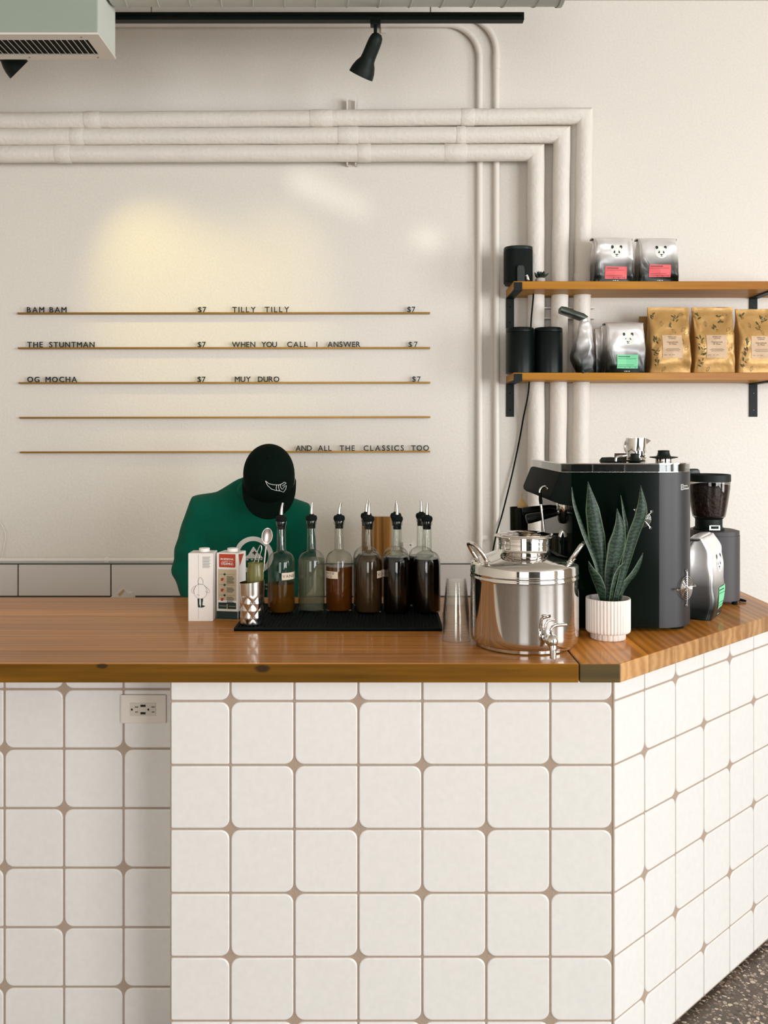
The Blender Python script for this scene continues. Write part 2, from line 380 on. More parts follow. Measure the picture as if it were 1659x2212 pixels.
def bag_mat():
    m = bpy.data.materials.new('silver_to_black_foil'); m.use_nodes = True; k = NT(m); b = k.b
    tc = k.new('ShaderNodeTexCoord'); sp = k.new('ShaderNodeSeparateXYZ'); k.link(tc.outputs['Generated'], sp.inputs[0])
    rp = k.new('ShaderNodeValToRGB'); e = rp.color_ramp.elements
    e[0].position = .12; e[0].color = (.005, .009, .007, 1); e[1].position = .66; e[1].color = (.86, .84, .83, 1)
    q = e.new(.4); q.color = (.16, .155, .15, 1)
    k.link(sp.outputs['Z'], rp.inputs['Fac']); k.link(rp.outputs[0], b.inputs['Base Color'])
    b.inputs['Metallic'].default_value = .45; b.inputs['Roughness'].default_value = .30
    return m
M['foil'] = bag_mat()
def clear(name, tint, refl=.5, rough=.02, edge=.35, base=.045):
    """thin clear wall: tinted see-through with a Fresnel reflection"""
    m = bpy.data.materials.new(name); m.use_nodes = True; k = NT(m); k.n.remove(k.b); out = k.n['Material Output']
    tr = k.new('ShaderNodeBsdfTransparent'); gl = k.new('ShaderNodeBsdfGlossy'); gl.inputs['Roughness'].default_value = rough
    lw = k.new('ShaderNodeLayerWeight'); lw.inputs['Blend'].default_value = .5
    pw = k.new('ShaderNodeMath', operation='POWER'); pw.inputs[1].default_value = 3.0; k.link(lw.outputs['Facing'], pw.inputs[0])
    mc = k.new('ShaderNodeMix', data_type='RGBA'); k.link(pw.outputs[0], mc.inputs[0]); mc.inputs[6].default_value = tint; mc.inputs[7].default_value = tuple(c*edge for c in tint[:3])+(1,)
    k.link(mc.outputs[2], tr.inputs['Color'])
    ml = k.new('ShaderNodeMath', operation='MULTIPLY_ADD'); ml.inputs[1].default_value = refl; ml.inputs[2].default_value = base; k.link(pw.outputs[0], ml.inputs[0])
    mx = k.new('ShaderNodeMixShader'); k.link(ml.outputs[0], mx.inputs[0]); k.link(tr.outputs[0], mx.inputs[1]); k.link(gl.outputs[0], mx.inputs[2]); k.link(mx.outputs[0], out.inputs['Surface'])
    return m
M['glass'] = clear('bottle_glass', (.93, .95, .92, 1), .5, .02, .24)
M['spoon'] = mat('dull_spoon_steel', (.34, .30, .27, 1), .25, 1.0)
M['cup_plastic'] = clear('clear_cup_plastic', (.99, .99, .985, 1), .5, .06, .94, .02)
M['hopper_glass'] = clear('smoked_hopper', (.62, .58, .54, 1), .5, .05, .5)

M['acrylic'] = clear('clear_acrylic', (.9, .9, .88, 1), .6, .05, .6)
def liquid(name, c, alpha):
    m = bpy.data.materials.new(name); m.use_nodes = True; k = NT(m); b = k.b; out = k.n['Material Output']
    b.inputs['Base Color'].default_value = tuple(x*.5 for x in c[:3])+(1,); b.inputs['Roughness'].default_value = .12
    tr = k.new('ShaderNodeBsdfTransparent'); tr.inputs['Color'].default_value = c
    mx = k.new('ShaderNodeMixShader'); mx.inputs[0].default_value = alpha; k.link(tr.outputs[0], mx.inputs[1]); k.link(b.outputs[0], mx.inputs[2]); k.link(mx.outputs[0], out.inputs['Surface'])
    return m
M['amber'] = liquid('amber_syrup', rgb(178, 120, 34), .30)
M['clear_syrup'] = liquid('clear_syrup', rgb(206, 206, 184), .22)
M['brown_syrup'] = liquid('brown_syrup', rgb(158, 88, 22), .45)
M['caramel'] = liquid('caramel_syrup', rgb(110, 80, 50), .62)
M['olive_glass'] = liquid('olive_resin', rgb(196, 190, 120), .5)
M['cola'] = liquid('dark_syrup', rgb(26, 14, 8), .9)
# ------------------------------------------------------------------ the room
def panel_with_holes(axis, pos, thick, u0, u1, z0, z1, holes):
    """a wall slab at axis=pos, with rectangular openings (u0,u1,z0,z1)"""
    bm = new(); us = sorted({u0, u1} | {h[0] for h in holes} | {h[1] for h in holes}); zs = sorted({z0, z1} | {h[2] for h in holes} | {h[3] for h in holes})
    for a, b in zip(us, us[1:]):
        for c, d in zip(zs, zs[1:]):
            if any(h[0] <= a and b <= h[1] and h[2] <= c and d <= h[3] for h in holes): continue
            if axis == 'X': add_box(bm, pos, pos+thick, a, b, c, d)
            else: add_box(bm, a, b, pos, pos+thick, c, d)
    bmesh.ops.remove_doubles(bm, verts=bm.verts, dist=1e-5); return bm
struct(obj('floor', box(LEFT_WALL-.1, RIGHT_WALL+.1, STREET-.1, BACK+.1, -.1, 0), M['floor']))
struct(obj('ceiling', box(LEFT_WALL-.1, RIGHT_WALL+.1, STREET-.1, BACK+.1, CEIL, CEIL+.1), M['ceiling']))
struct(obj('wall_back', box(LEFT_WALL-.1, RIGHT_WALL+.1, BACK, BACK+.1, 0, CEIL), M['wall']))
struct(obj('wall_left', box(LEFT_WALL-.1, LEFT_WALL, STREET, BACK, 0, CEIL), M['left_wall']))
RH = (-4.4, -1.8, .12, 3.15); RH2 = (-.55, 1.25, .12, 3.15); SH = (-1.95, .35, .12, 2.95); SH2 = (3.45, 6.05, .12, 3.15); DH = (1.6, 2.6, 0.0, 2.3)
struct(obj('wall_right', panel_with_holes('X', RIGHT_WALL, .1, STREET, BACK, 0, CEIL, [RH, RH2]), M['room']))
struct(obj('wall_front', panel_with_holes('Y', STREET-.1, .1, LEFT_WALL, RIGHT_WALL, 0, CEIL, [SH, SH2, DH]), M['street_wall']))
pane = clear('window_glass', (.98, .99, .99, 1), .5)
def window(n, axis, pos, h, bars):
    bm = new(); w = .06
    def bar(a, b, c, d):
        if axis == 'X': add_box(bm, pos-.02, pos+.05, a, b, c, d)
        else: add_box(bm, a, b, pos-.07, pos, c, d)
    for a in [h[0], h[1]]+bars: bar(a-w, a+w, h[2], h[3])
    for z in (h[2], h[3]): bar(h[0], h[1], z-w, z+w)
    o = struct(obj('window_%d' % n, bm, M['black']))
    obj('window_pane', box(pos+.06, pos+.066, h[0], h[1], h[2], h[3]) if axis == 'X' else box(h[0], h[1], pos-.086, pos-.08, h[2], h[3]), pane, o)
window(1, 'X', RIGHT_WALL, RH, [-3.1]); window(2, 'X', RIGHT_WALL, RH2, []); window(3, 'Y', STREET, SH, [-.8]); window(4, 'Y', STREET, SH2, [4.75])
d = struct(obj('added_door_1', box(DH[0]+.02, DH[1]-.02, STREET-.08, STREET-.03, .01, DH[3]-.02, .005), M['black']))  # unseen black door, added as a dark stripe for the steel reflections
obj('door_handle', sweep([(DH[1]-.14, STREET-.03, .9), (DH[1]-.14, STREET+.02, .92), (DH[1]-.14, STREET+.02, 1.2), (DH[1]-.14, STREET-.03, 1.22)], .012), M['chrome'], d)

# wall strip of long grey tiles behind the bar, and the low work counter under it
bm = new(); x = xat(41, BACK)-4*.4208
while x < 1.0:
    add_box(bm, x+.003, x+.4178, BACK-.012, BACK, zat(1286, BACK), zat(1219, BACK)); x += .4208
bevel(bm, .0015, 1)
o = struct(obj('trim_1', bm, M['splash_tile'])); obj('grout_strip', box(LEFT_WALL, 1.0, BACK-.006, BACK, zat(1288, BACK)-.25, zat(1217, BACK)), mat('dark_grout', rgb(70, 68, 62), .9), o)
t = thing('work_counter', 'low white work counter along the back wall behind the bar', 'counter', (-.9, 3.78, 0))
obj('worktop', box(-1.6, 1.75, -.26, .25, .72, .755, .003), M['white_plastic'], t); obj('carcass', box(-1.58, 1.73, -.22, .24, .0, .72), M['room'], t)

# ------------------------------------------------------------------ bar: tiled base and wooden tops
TH = math.radians(43.2); DC, DS = math.cos(TH), math.sin(TH); TILE = .1521
FRONT_Y = 2.1177; REC_Y = 2.279; CORNER_X = .548; LEFT_X = xat(367, FRONT_Y); Z0 = zat(1515, FRONT_Y); UNDER = TOP-.0445
def tile_poly(x0, x1, z0, z1, c00, c10, c11, c01, R=.021, r=.0035):
    """outline of a tile, rounded by R where a star of grout meets it"""
    out = []
    for (cx, cz, sx, sz, big, a0) in ((x0, z0, 1, 1, c00, PI), (x1, z0, -1, 1, c10, 1.5*PI), (x1, z1, -1, -1, c11, 0), (x0, z1, 1, -1, c01, .5*PI)):
        q = min(R if big else r, (x1-x0)*.49, (z1-z0)*.49)
        for i in range(7 if big else 4):
            a = a0+.5*PI*i/(6 if big else 3); out.append((cx+sx*q+q*math.cos(a), cz+sz*q+q*math.sin(a)))
    return out
def add_tile(bm, poly, depth=.006):
    a = [bm.verts.new((p[0], 0, p[1])) for p in poly]; n = len(a)
    cx = sum(p[0] for p in poly)/n; cz = sum(p[1] for p in poly)/n
    def ins(p, d):
        w = max(abs(p[0]-cx), 1e-4); return (p[0]-math.copysign(min(d, w), p[0]-cx), p[1]-math.copysign(min(d, abs(p[1]-cz)), p[1]-cz))
    L = [a]+[[bm.verts.new((q[0], -dp, q[1])) for q in [ins(p, d) for p in poly]] for dp, d in ((depth*.6, 0), (depth*.9, .0009), (depth, .0028))]
    for u, v in zip(L, L[1:]):
        for i in range(n): j = (i+1) % n; f = bm.faces.new((u[i], u[j], v[j], v[i])); f.smooth = True
    bm.faces.new(L[-1][::-1])
def tiled(cols, rows, star, gap=.0042):
    """cols, rows: joint positions; star(i,j): a star of grout at that joint crossing"""
    bm = new()
    for i in range(len(cols)-1):
        for j in range(len(rows)-1):
            x0, x1, z0, z1 = cols[i]+gap/2, cols[i+1]-gap/2, rows[j]+gap/2, rows[j+1]-gap/2
            if x1-x0 < .008 or z1-z0 < .008: continue
            add_tile(bm, tile_poly(x0, x1, z0, z1, star(i, j), star(i+1, j), star(i+1, j+1), star(i, j+1)))
    return bm
bar = thing('bar_counter', 'bar base clad in white square tiles with beige star joints under the wooden top', 'counter', (0, 0, 0))
rows = [.016]+[Z0-TILE*k for k in (5, 4, 3, 2, 1, 0)]+[UNDER-.001]       # joint j=6 is the uppermost full joint
sx = xat(497, FRONT_Y)
cols = [LEFT_X]+[sx+TILE*k for k in range(7)]; cols[-1] = CORNER_X-.005
def front_star(i, j): return 0 < j < 7 and 1 <= i <= 7 and (i+j) % 2 == 1
o = obj('front_panel', tiled(cols, rows, front_star), M['tile'], bar, (0, FRONT_Y+.006, 0))
obj('front_grout', box(LEFT_X, CORNER_X-.002, FRONT_Y+.0025, FRONT_Y+.03, .014, UNDER), M['grout'], bar)
side_cols = [0, .1371]+[.1371+TILE*k for k in range(1, 6)]
SIDE_LEN = (1.2-CORNER_X)/DC; side_cols = [s for s in side_cols if s < SIDE_LEN]+[SIDE_LEN]
def side_star(i, j): return 0 < j < 7 and 1 <= i and (i+j) % 2 == 0
o = obj('angled_panel', tiled(side_cols, rows, side_star), M['tile'], bar, (CORNER_X-.006*DS, FRONT_Y+.006*DC, 0), rotz=TH)
bm = box(-.0015, SIDE_LEN, .0025, .026, .014, UNDER); obj('angled_grout', bm, M['grout'], bar, (CORNER_X, FRONT_Y, 0), rotz=TH)
rec_t = .1524; rz = zat(1489, REC_Y)
rec_rows = [.016]+[rz-rec_t*k for k in (5, 4, 3, 2, 1, 0)]+[UNDER-.001]
rx = xat(137.5, REC_Y); rec_cols = [rx+rec_t*k for k in range(-5, 2)]+[LEFT_X+.02]
def rec_star(i, j): return 0 < j < 7 and 0 < i < 7 and (i+j) % 2 == 1
o = obj('recessed_panel', tiled(rec_cols, rec_rows, rec_star, .0048), M['tile'], bar, (0, REC_Y+.006, 0))
obj('recessed_grout', box(rec_cols[0], LEFT_X+.02, REC_Y+.0025, REC_Y+.03, .014, UNDER), M['grout'], bar)
obj('return_panel', box(LEFT_X, LEFT_X+.02, FRONT_Y+.008, REC_Y+.02, .014, UNDER), M['tile'], bar)
bm = box(LEFT_X+.01, CORNER_X-.012, FRONT_Y+.014, FRONT_Y+.03, 0, .014); add_box(bm, rec_cols[0], LEFT_X+.03, REC_Y+.014, REC_Y+.03, 0, .014)
obj('toe_strip', bm, M['toe'], bar); obj('toe_strip', box(.0, SIDE_LEN, .012, .024, 0, .014), M['toe'], bar, (CORNER_X, FRONT_Y+.003, 0), rotz=TH)
obj('end_panel', box(1.17, 1.196, 2.76, 3.06, 0, UNDER), M['tile'], bar)
# tops
REAR_Y = 2.937; EDGE_Y = 2.081; SEAM = xat(1251.5, EDGE_Y)
bm = box(-1.75, SEAM-.0012, EDGE_Y, REAR_Y, UNDER, TOP, .003, 2)
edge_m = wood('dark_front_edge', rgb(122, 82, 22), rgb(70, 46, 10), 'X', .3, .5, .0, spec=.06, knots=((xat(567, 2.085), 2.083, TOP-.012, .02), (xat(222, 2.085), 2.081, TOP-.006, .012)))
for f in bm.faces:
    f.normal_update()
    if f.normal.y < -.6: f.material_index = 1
tag(obj('countertop', bm, (M['top'], edge_m)), 'long oiled wooden countertop over the straight run of the bar', 'countertop')
c0 = Vector((.5518, EDGE_Y)); xe = 1.222; s_ = (xe-c0.x)/DC; c1 = Vector((xe, c0.y+s_*DS))
poly = [(SEAM+.0012, EDGE_Y), tuple(c0), tuple(c1), (xe, 3.20), (SEAM+.0012, 3.20)]
endgrain = wood('end_grain_edge', rgb(190, 146, 98), rgb(150, 106, 62), 'Y', .092, .4, .3, grain=.25, contrast=.7)
bm = bevel(prism(poly, UNDER, TOP, 'Z'), .003, 2); bmesh.ops.recalc_face_normals(bm, faces=bm.faces)
for f in bm.faces:
    f.normal_update()
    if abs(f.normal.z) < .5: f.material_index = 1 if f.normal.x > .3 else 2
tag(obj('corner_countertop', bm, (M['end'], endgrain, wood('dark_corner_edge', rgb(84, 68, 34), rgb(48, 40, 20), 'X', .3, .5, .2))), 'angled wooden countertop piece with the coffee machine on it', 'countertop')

# outlet plate on the recessed tiles
p0 = at(310, 1531.5, REC_Y-.004)
t = thing('power_outlet', 'beige power outlet with two sockets and USB slots on the recessed tiles', 'outlet', (p0.x, REC_Y-.001, p0.z))
obj('cover_plate', box(-.058, .058, -.006, .0008, -.0365, .0365, .003), M['vent_white'], t)
obj('socket_face', box(-.0335, .0325, -.0075, -.005, -.0165, .0165, .0008), mat('socket_plastic', rgb(196, 188, 176), .4), t)
for dx in (-.0285, .0135):
    bm = new(); flat = ellipse(0, 0, .0025, .0028, 14)
    bm = prism([(dx+a, b) for a, b in flat], -.0079, -.0072, 'Y')
    add_box(bm, dx+.0075, dx+.0165, -.0079, -.0072, .0052, .0072); add_box(bm, dx+.0085, dx+.0158, -.0079, -.0072, -.0072, -.0054)
    obj('socket', bm, M['gap_shade'], t)
for dz in (.0095, -.0095): obj('usb_slot', box(-.0065, .0065, -.0079, -.0072, dz-.0028, dz+.0028), M['gap_shade'], t)
for dx in (-.047, .047): obj('screw', lathe([(.0024, 0), (.0024, .0012)], 14), M['vent_white'], t, (dx, -.006, 0)).rotation_euler = (PI/2, 0, 0)

# ------------------------------------------------------------------ pipes on the back wall
PY = 3.98; PR = .0375
def insulated(name_label, hl, corner, vb, wraps):
    a, b, c = Vector(at(*hl, PY)), Vector(at(*corner, PY)), Vector(at(*vb, PY))
    t = thing('insulated_pipe', name_label, 'pipe', (b.x, PY, b.z), group='wrapped heating pipes on the back wall')
    L = lambda p: p-b
    a2 = a+(a-b)*((a.x+2.68)/(b.x-a.x))
    n = 26; hp = [L(a2+(b-a2)*i/n)+Vector((0, 0, .0007*math.sin(i*2.1))) for i in range(n)]; vp = [L(b+(c-b)*i/n)+Vector((.0008*math.sin(i*1.7), 0, 0)) for i in range(1, n+1)]
    obj('pipe_run', sweep(hp+[Vector((0, 0, 0))]+vp, PR, 28, ref=(0, 1, 0)), M['pipe'], t, smooth=True)
    for (k, f, w) in wraps:
        p, q = (a, b) if k == 'h' else (b, c); d = (q-p).normalized(); m = L(p+(q-p)*f)
        obj('wrap_band', sweep([m-d*w, m-d*(w-.004), m+d*(w-.004), m+d*w], [PR+.0006, PR+.0022, PR+.0022, PR+.0006], 28, ref=(0, 1, 0), caps=False), M['pipe'], t, smooth=True)
    return t
insulated('topmost of the three wrapped pipes across the wall turning down outermost', (0, 262), (1262.5, 251.5), (1250, 1290), (('h', .16, .035), ('h', .55, .05), ('h', .80, .03), ('v', .35, .05)))
insulated('middle of the three wrapped pipes across the wall, second to turn down', (0, 297), (1213.5, 291.5), (1201, 1290), (('h', .14, .03), ('h', .62, .045), ('h', .82, .02), ('v', .5, .04)))
insulated('lowest of the three wrapped pipes across the wall, turning down innermost', (0, 333), (1157.5, 330), (1158, 1290), (('h', .12, .035), ('h', .68, .03), ('h', .85, .05), ('v', .3, .04)))
CY = 4.033; CR = .0142
def conduit(lab, zy, xx, r, x_start, bottom):
    b = at(xx, zy, CY); pts = [Vector((x_start, CY, b.z))]
    for i in range(13): a = .5*PI*i/12; pts.append(Vector((b.x-r+r*math.sin(a), CY, b.z-r+r*math.cos(a))))
    pts.append(Vector((b.x, CY, zat(700, CY)))); pts.append(Vector((b.x, CY, zat(bottom, CY))))
    t = thing('conduit', lab, 'conduit', (b.x, CY, b.z), group='thin painted conduits on the back wall')
    obj('tube', sweep([p-b for p in pts], CR, 18, ref=(0, 1, 0)), M['conduit'], t, smooth=True); return t, b
t, b = conduit('thin white conduit bending down in the smaller inner arc', 52, 1036.5, .155, -2.6, 1290)
def strap(t, b, px, py, vertical):
    p = at(px, py, CY)-b
    if vertical: bm = sweep([p+Vector((0, 0, -.011)), p+Vector((0, 0, .011))], CR+.0022, 18, ref=(0, 1, 0)); add_box(bm, p.x+.012, p.x+.036, .008, .0155, p.z-.01, p.z+.01)
    else: bm = sweep([p+Vector((-.011, 0, 0)), p+Vector((.011, 0, 0))], CR+.0022, 18, ref=(0, 1, 0)); add_box(bm, p.x-.01, p.x+.01, .008, .0155, p.z-.036, p.z-.012)
    obj('strap_clamp', bm, M['conduit'], t, smooth=True)
strap(t, b, 1036.5, 1161, True); strap(t, b, 828, 52, False)
t, b = conduit('thin white conduit bending down in the larger outer arc', 34, 1072.5, .165, -2.6, 1290)
strap(t, b, 828, 34, False); strap(t, b, 1072.5, 1161, True)
obj('coupling', sweep([Vector((0, 0, zat(118, CY)-b.z)), Vector((0, 0, zat(150, CY)-b.z))], CR+.002, 18, ref=(0, 1, 0)), M['conduit'], t, smooth=True)
def strut(lab, px0, px1, py0, py1, horizontal):
    a, b = at(px0, py0, BACK-.02), at(px1, py1, BACK-.02); x0, x1, z0, z1 = a.x, b.x, b.z, a.z
    bm = new(); w = .006
    add_box(bm, x0, x1, BACK-.006, BACK-.0005, z0, z1)
    if horizontal:
        for z in (z0, z1-w): add_box(bm, x0, x1, BACK-.045, BACK-.0005, z, z+w)
    else:
        for x in (x0, x1-w): add_box(bm, x, x+w, BACK-.045, BACK-.0005, z0, z1)
    tag(obj('strut_channel', bm, M['conduit']), lab, 'bracket')
strut('short upright strut channel holding the horizontal wrapped pipes', 749, 770, 216, 358, False)
strut('level strut channel behind the upright wrapped pipes below the upper shelf', 1150, 1282, 665, 690, True)

# ------------------------------------------------------------------ spiral duct, vent box, track lights
DY = 3.1; dr = .16; dz = EYE+DY*925/F+dr*math.sqrt(1+(925/F)**2); bx = -.966
prof = []; t = thing('spiral_duct', 'grey spiral ventilation duct running along the top above the track', 'duct', (bx, DY, dz))
L = xat(1217, DY)-bx; bm = new(); add_sweep(bm, [(0.012, 0, 0), (L, 0, 0)], dr, 64, ref=(0, 1, 0), caps=False); add_sweep(bm, [(L, 0, 0), (0.012, 0, 0)], dr-.004, 64, ref=(0, 1, 0), caps=False)
obj('duct_shell', bm, M['duct'], t, smooth=True)
pitch = .1105; bm = new(); pts = []; s = .03
hel = [Vector((.04+pitch*k/40, (dr+.0005)*math.cos(-2*PI*k/40), (dr+.0005)*math.sin(-2*PI*k/40))) for k in range(int((L-.06)/pitch*40))]
add_sweep(bm, hel, .0035, 6, mitre=False); obj('spiral_seam', bm, M['duct'], t, smooth=True)
obj('end_collar', sweep([(L-.012, 0, 0), (L+.002, 0, 0)], dr+.004, 64, ref=(0, 1, 0), caps=False), M['duct'], t, smooth=True)
obj('end_shade_disc', sweep([(L-.05, 0, 0), (L-.045, 0, 0)], dr-.006, 64, ref=(0, 1, 0)), M['gap_shade'], t)  # dark disc standing for the shade inside the open duct end
vz = 2.893; vx0 = -1.9; vy0, vy1 = 3.0, 3.2
t = thing('vent_box', 'grey green sheet metal vent box with a louvred grille underneath', 'vent', (bx, vy0, vz))
bm = box(vx0-bx, 0, 0, vy1-vy0, .003, .42, .002, 1)
obj('box_shell', bm, M['duct_paint'], t)
obj('side_sheet', box(.0004, .002, .004, vy1-vy0-.004, .005, .418), mat('pale_side_sheet', rgb(205, 208, 198), .55, vary=.05), t)
gx1 = -.045
bm = new()
add_box(bm, vx0-bx, .004, 0, .042, -.004, .003); add_box(bm, vx0-bx, .004, .165, vy1-vy0, -.004, .003); add_box(bm, gx1, .004, .042, .165, -.004, .003)
gf = obj('grille_frame', bm, M['vent_white'], t)
obj('grille_shade', box(vx0-bx+.02, gx1, .042, .165, .0025, .0032), M['gap_shade'], t)  # flat dark sheet standing for the shade between the slats
bm = new(); x = gx1-.012
while x > vx0-bx+.03:
    q = [(x-.007, .003), (x-.0045, .003), (x+.003, -.0055), (x+.0005, -.0055)]
    pb = [bm.verts.new((p[0], .043, p[1])) for p in q]; pc = [bm.verts.new((p[0], .164, p[1])) for p in q]
    bm.faces.new(pb); bm.faces.new(pc[::-1])
    for i in range(4): j = (i+1) % 4; bm.faces.new((pb[i], pc[i], pc[j], pb[j]))
    x -= .0203
obj('grille_slats', bm, M['vent_white'], gf)
for sx_, sy_ in ((-.06, .02), (-.055, .182), (-.3, .182)): obj('screw', lathe([(.003, -.0055), (.003, -.003)], 10), M['brass'], gf, (sx_, sy_, 0))

TY = 3.36; tz = zat(38.5, TY)
t = thing('light_track', 'straight black track rail hung below the duct', 'track', (0, TY, tz))
xr = xat(1131, TY)
bm = box(-2.5, xr, -.017, .017, -.0146, .0146, .002, 1); obj('rail', bm, M['black'], t)
obj('rail_groove', box(-2.49, xr-.01, -.018, -.0165, -.002, .004), M['black_gloss'], t)
for px in (327, 930): obj('hanger_rod', sweep([(xat(px, TY), 0, .0146), (xat(px, TY), 0, CEIL-tz)], .0028, 8), M['steel_satin'], t)
def lamp(label, px, tilt_dir, aim_at, power):
    x = xat(px, TY); t = thing('track_spotlight', label, 'spotlight', (x, TY, tz), group='black track spotlights')
    obj('track_adapter', box(-.019, .019, -.016, .016, -.032, -.0146, .003), M['black'], t)
    obj('stem', sweep([(0, 0, -.03), (0, 0, -.082)], .0068, 12), M['black'], t)
    d = Vector(tilt_dir).normalized(); q = Vector((0, 0, -1)).rotation_difference(d).to_matrix().to_4x4()
    c = Vector((0, 0, -.085))
    prof = [(.0, .028), (.014, .025), (.022, .015), (.0255, 0), (.0265, -.02), (.027, -.06), (.0285, -.075), (.038, -.092), (.045, -.112), (.048, -.130), (.0485, -.136), (.0465, -.136), (.043, -.112), (.034, -.09), (.02, -.08), (.0, -.079)]
    bm = lathe(prof, 40, caps=False); bmesh.ops.remove_doubles(bm, verts=bm.verts, dist=1e-5); bmesh.ops.transform(bm, matrix=Matrix.Translation(c) @ q, verts=bm.verts)
    obj('shade', bm, M['black'], t, smooth=True)
    bulb = mat('warm_bulb', rgb(255, 220, 150), .3); bulb.node_tree.nodes['Principled BSDF'].inputs['Emission Color'].default_value = (1, .72, .35, 1); bulb.node_tree.nodes['Principled BSDF'].inputs['Emission Strength'].default_value = 2
    bm = lathe([(.0, -.08), (.017, -.082), (.03, -.1), (.034, -.118), (.0, -.124)], 24, caps=False); bmesh.ops.transform(bm, matrix=Matrix.Translation(c) @ q, verts=bm.verts)
    obj('bulb', bm, bulb, t, smooth=True)
    l = bpy.data.lights.new('spotlight_beam', 'SPOT'); l.energy = power; l.color = (1.0, .82, .20); l.spot_size = math.radians(58); l.spot_blend = 1.0; l.shadow_soft_size = .03
    lo = bpy.data.objects.new('spotlight_beam', l); col.objects.link(lo); lp = Vector((x, TY, tz))+c+d*.16; lo.location = lp
    lo.rotation_euler = (Vector(aim_at)-lp).to_track_quat('-Z', 'Y').to_euler()
lamp('black track spotlight hanging under the rail and pointing down to the left', 811, (-.43, .42, -.85), at(490, 720, BACK), 13)
lamp('black track spotlight half hidden behind the vent box', -22, (.6, .5, -.6), at(400, 700, BACK), 25)

# ------------------------------------------------------------------ menu rails and letters
RY = BACK-.018
RAILS = [((38.6, 676.8), (928.8, 675.9), 'topmost'), ((39.5, 752), (929, 751.3), 'second'), ((41.3, 827.2), (929.3, 826.3), 'third'), ((42.8, 902.3), (929.5, 900.6), 'fourth, empty'), ((44, 977), (929, 975), 'lowest')]
rail_nm = ['topmost', 'second', 'third', 'fourth', 'lowest']
RZ = []
for (a, b, nm) in RAILS:
    p, q = at(*a, RY), at(*b, RY)
    t = thing('menu_rail', 'thin brass letter rail on the wall, %s of the five' % nm, 'rail', (p.x, RY, p.z), group='brass menu rails')
    ln = q.x-p.x; tilt = math.atan2(q.z-p.z, ln); t.rotation_euler = (0, -tilt, 0)
    bm = box(0, ln, -.006, .0175, -.0044, -.0028); add_box(bm, 0, ln, -.006, .0175, -.0028, .0030)
    obj('rail_strip', bm, M['brass'], t)
    for f in (.02, .255, .49, .625, .855, .975): obj('screw', lathe([(.0016, 0), (.0016, .0015)], 10), M['brass'], t, (ln*f, -.006, 0)).rotation_euler = (PI/2, 0, 0)
    RZ.append((p, q))
ROWS = [
 (0, [('BAM', 58.8, 95.8), ('BAM', 107.6, 143.8)], 'BAM BAM'), (0, [('$7', 428, 445.5)], '$7 after BAM BAM'),
 (0, [('TILLY', 502.2, 552), ('TILLY', 572.4, 624.3)], 'TILLY TILLY'), (0, [('$7', 879.8, 897)], '$7 after TILLY TILLY'),
 (1, [('THE', 59.4, 92.5), ('STUNTMAN', 107, 204.3)], 'THE STUNTMAN'), (1, [('$7', 427.4, 444.5)], '$7 after THE STUNTMAN'),
 (1, [('WHEN', 501.3, 551.3), ('YOU', 564.9, 598), ('CALL', 620.6, 664.3), ('I', 683.5, 686), ('ANSWER', 707.7, 778)], 'WHEN YOU CALL I ANSWER'), (1, [('$7', 882.5, 902)], '$7 after WHEN YOU CALL I ANSWER'),
 (2, [('OG', 59.7, 85.3), ('MOCHA', 98.9, 166.4)], 'OG MOCHA'), (2, [('$7', 427, 444)], '$7 after OG MOCHA'),
 (2, [('MUY', 507.6, 541.4), ('DURO', 557.3, 603.2)], 'MUY DURO'), (2, [('$7', 890.4, 908.5)], '$7 after MUY DURO'),
 (4, [('AND', 638.7, 673.4), ('ALL', 687, 716.2), ('THE', 733.7, 766.2), ('CLASSICS', 785.5, 872), ('TOO', 888, 926.2)], 'AND ALL THE CLASSICS TOO')]
ORD = 'first second third fourth fifth sixth seventh eighth ninth tenth eleventh twelfth thirteenth fourteenth fifteenth sixteenth seventeenth eighteenth nineteenth twentieth twenty-first'.split()
LY = RY-.0015; LCAP = .0235
def letter_mesh(c, sx):
    bm = new(); glyph_into(bm, c, 0, 0, LCAP)
    for v in bm.verts: v.co.x *= sx
    mv = {}                                                    # a slightly heavier stroke, then depth
    for e in bm.edges:
        if len(e.link_faces) == 1:
            f = e.link_faces[0]; d = e.verts[1].co-e.verts[0].co
            if d.length < 1e-7: continue
            n = Vector((d.y, -d.x, 0)).normalized(); mid = (e.verts[0].co+e.verts[1].co)/2
            if n.dot(mid-f.calc_center_median()) < 0: n = -n
            for v in e.verts: mv.setdefault(v, []).append(n)
    for v, ns in mv.items():
        s = sum(ns, Vector()); v.co += (s.normalized() if s.length > 1e-6 else s)*.0006
    r = bmesh.ops.extrude_face_region(bm, geom=bm.faces[:]); vv = [g for g in r['geom'] if isinstance(g, bmesh.types.BMVert)]
    bmesh.ops.translate(bm, vec=(0, 0, .004), verts=vv)
    for v in bm.verts: v.co = Vector((v.co.x, -v.co.z, v.co.y))
    return bm
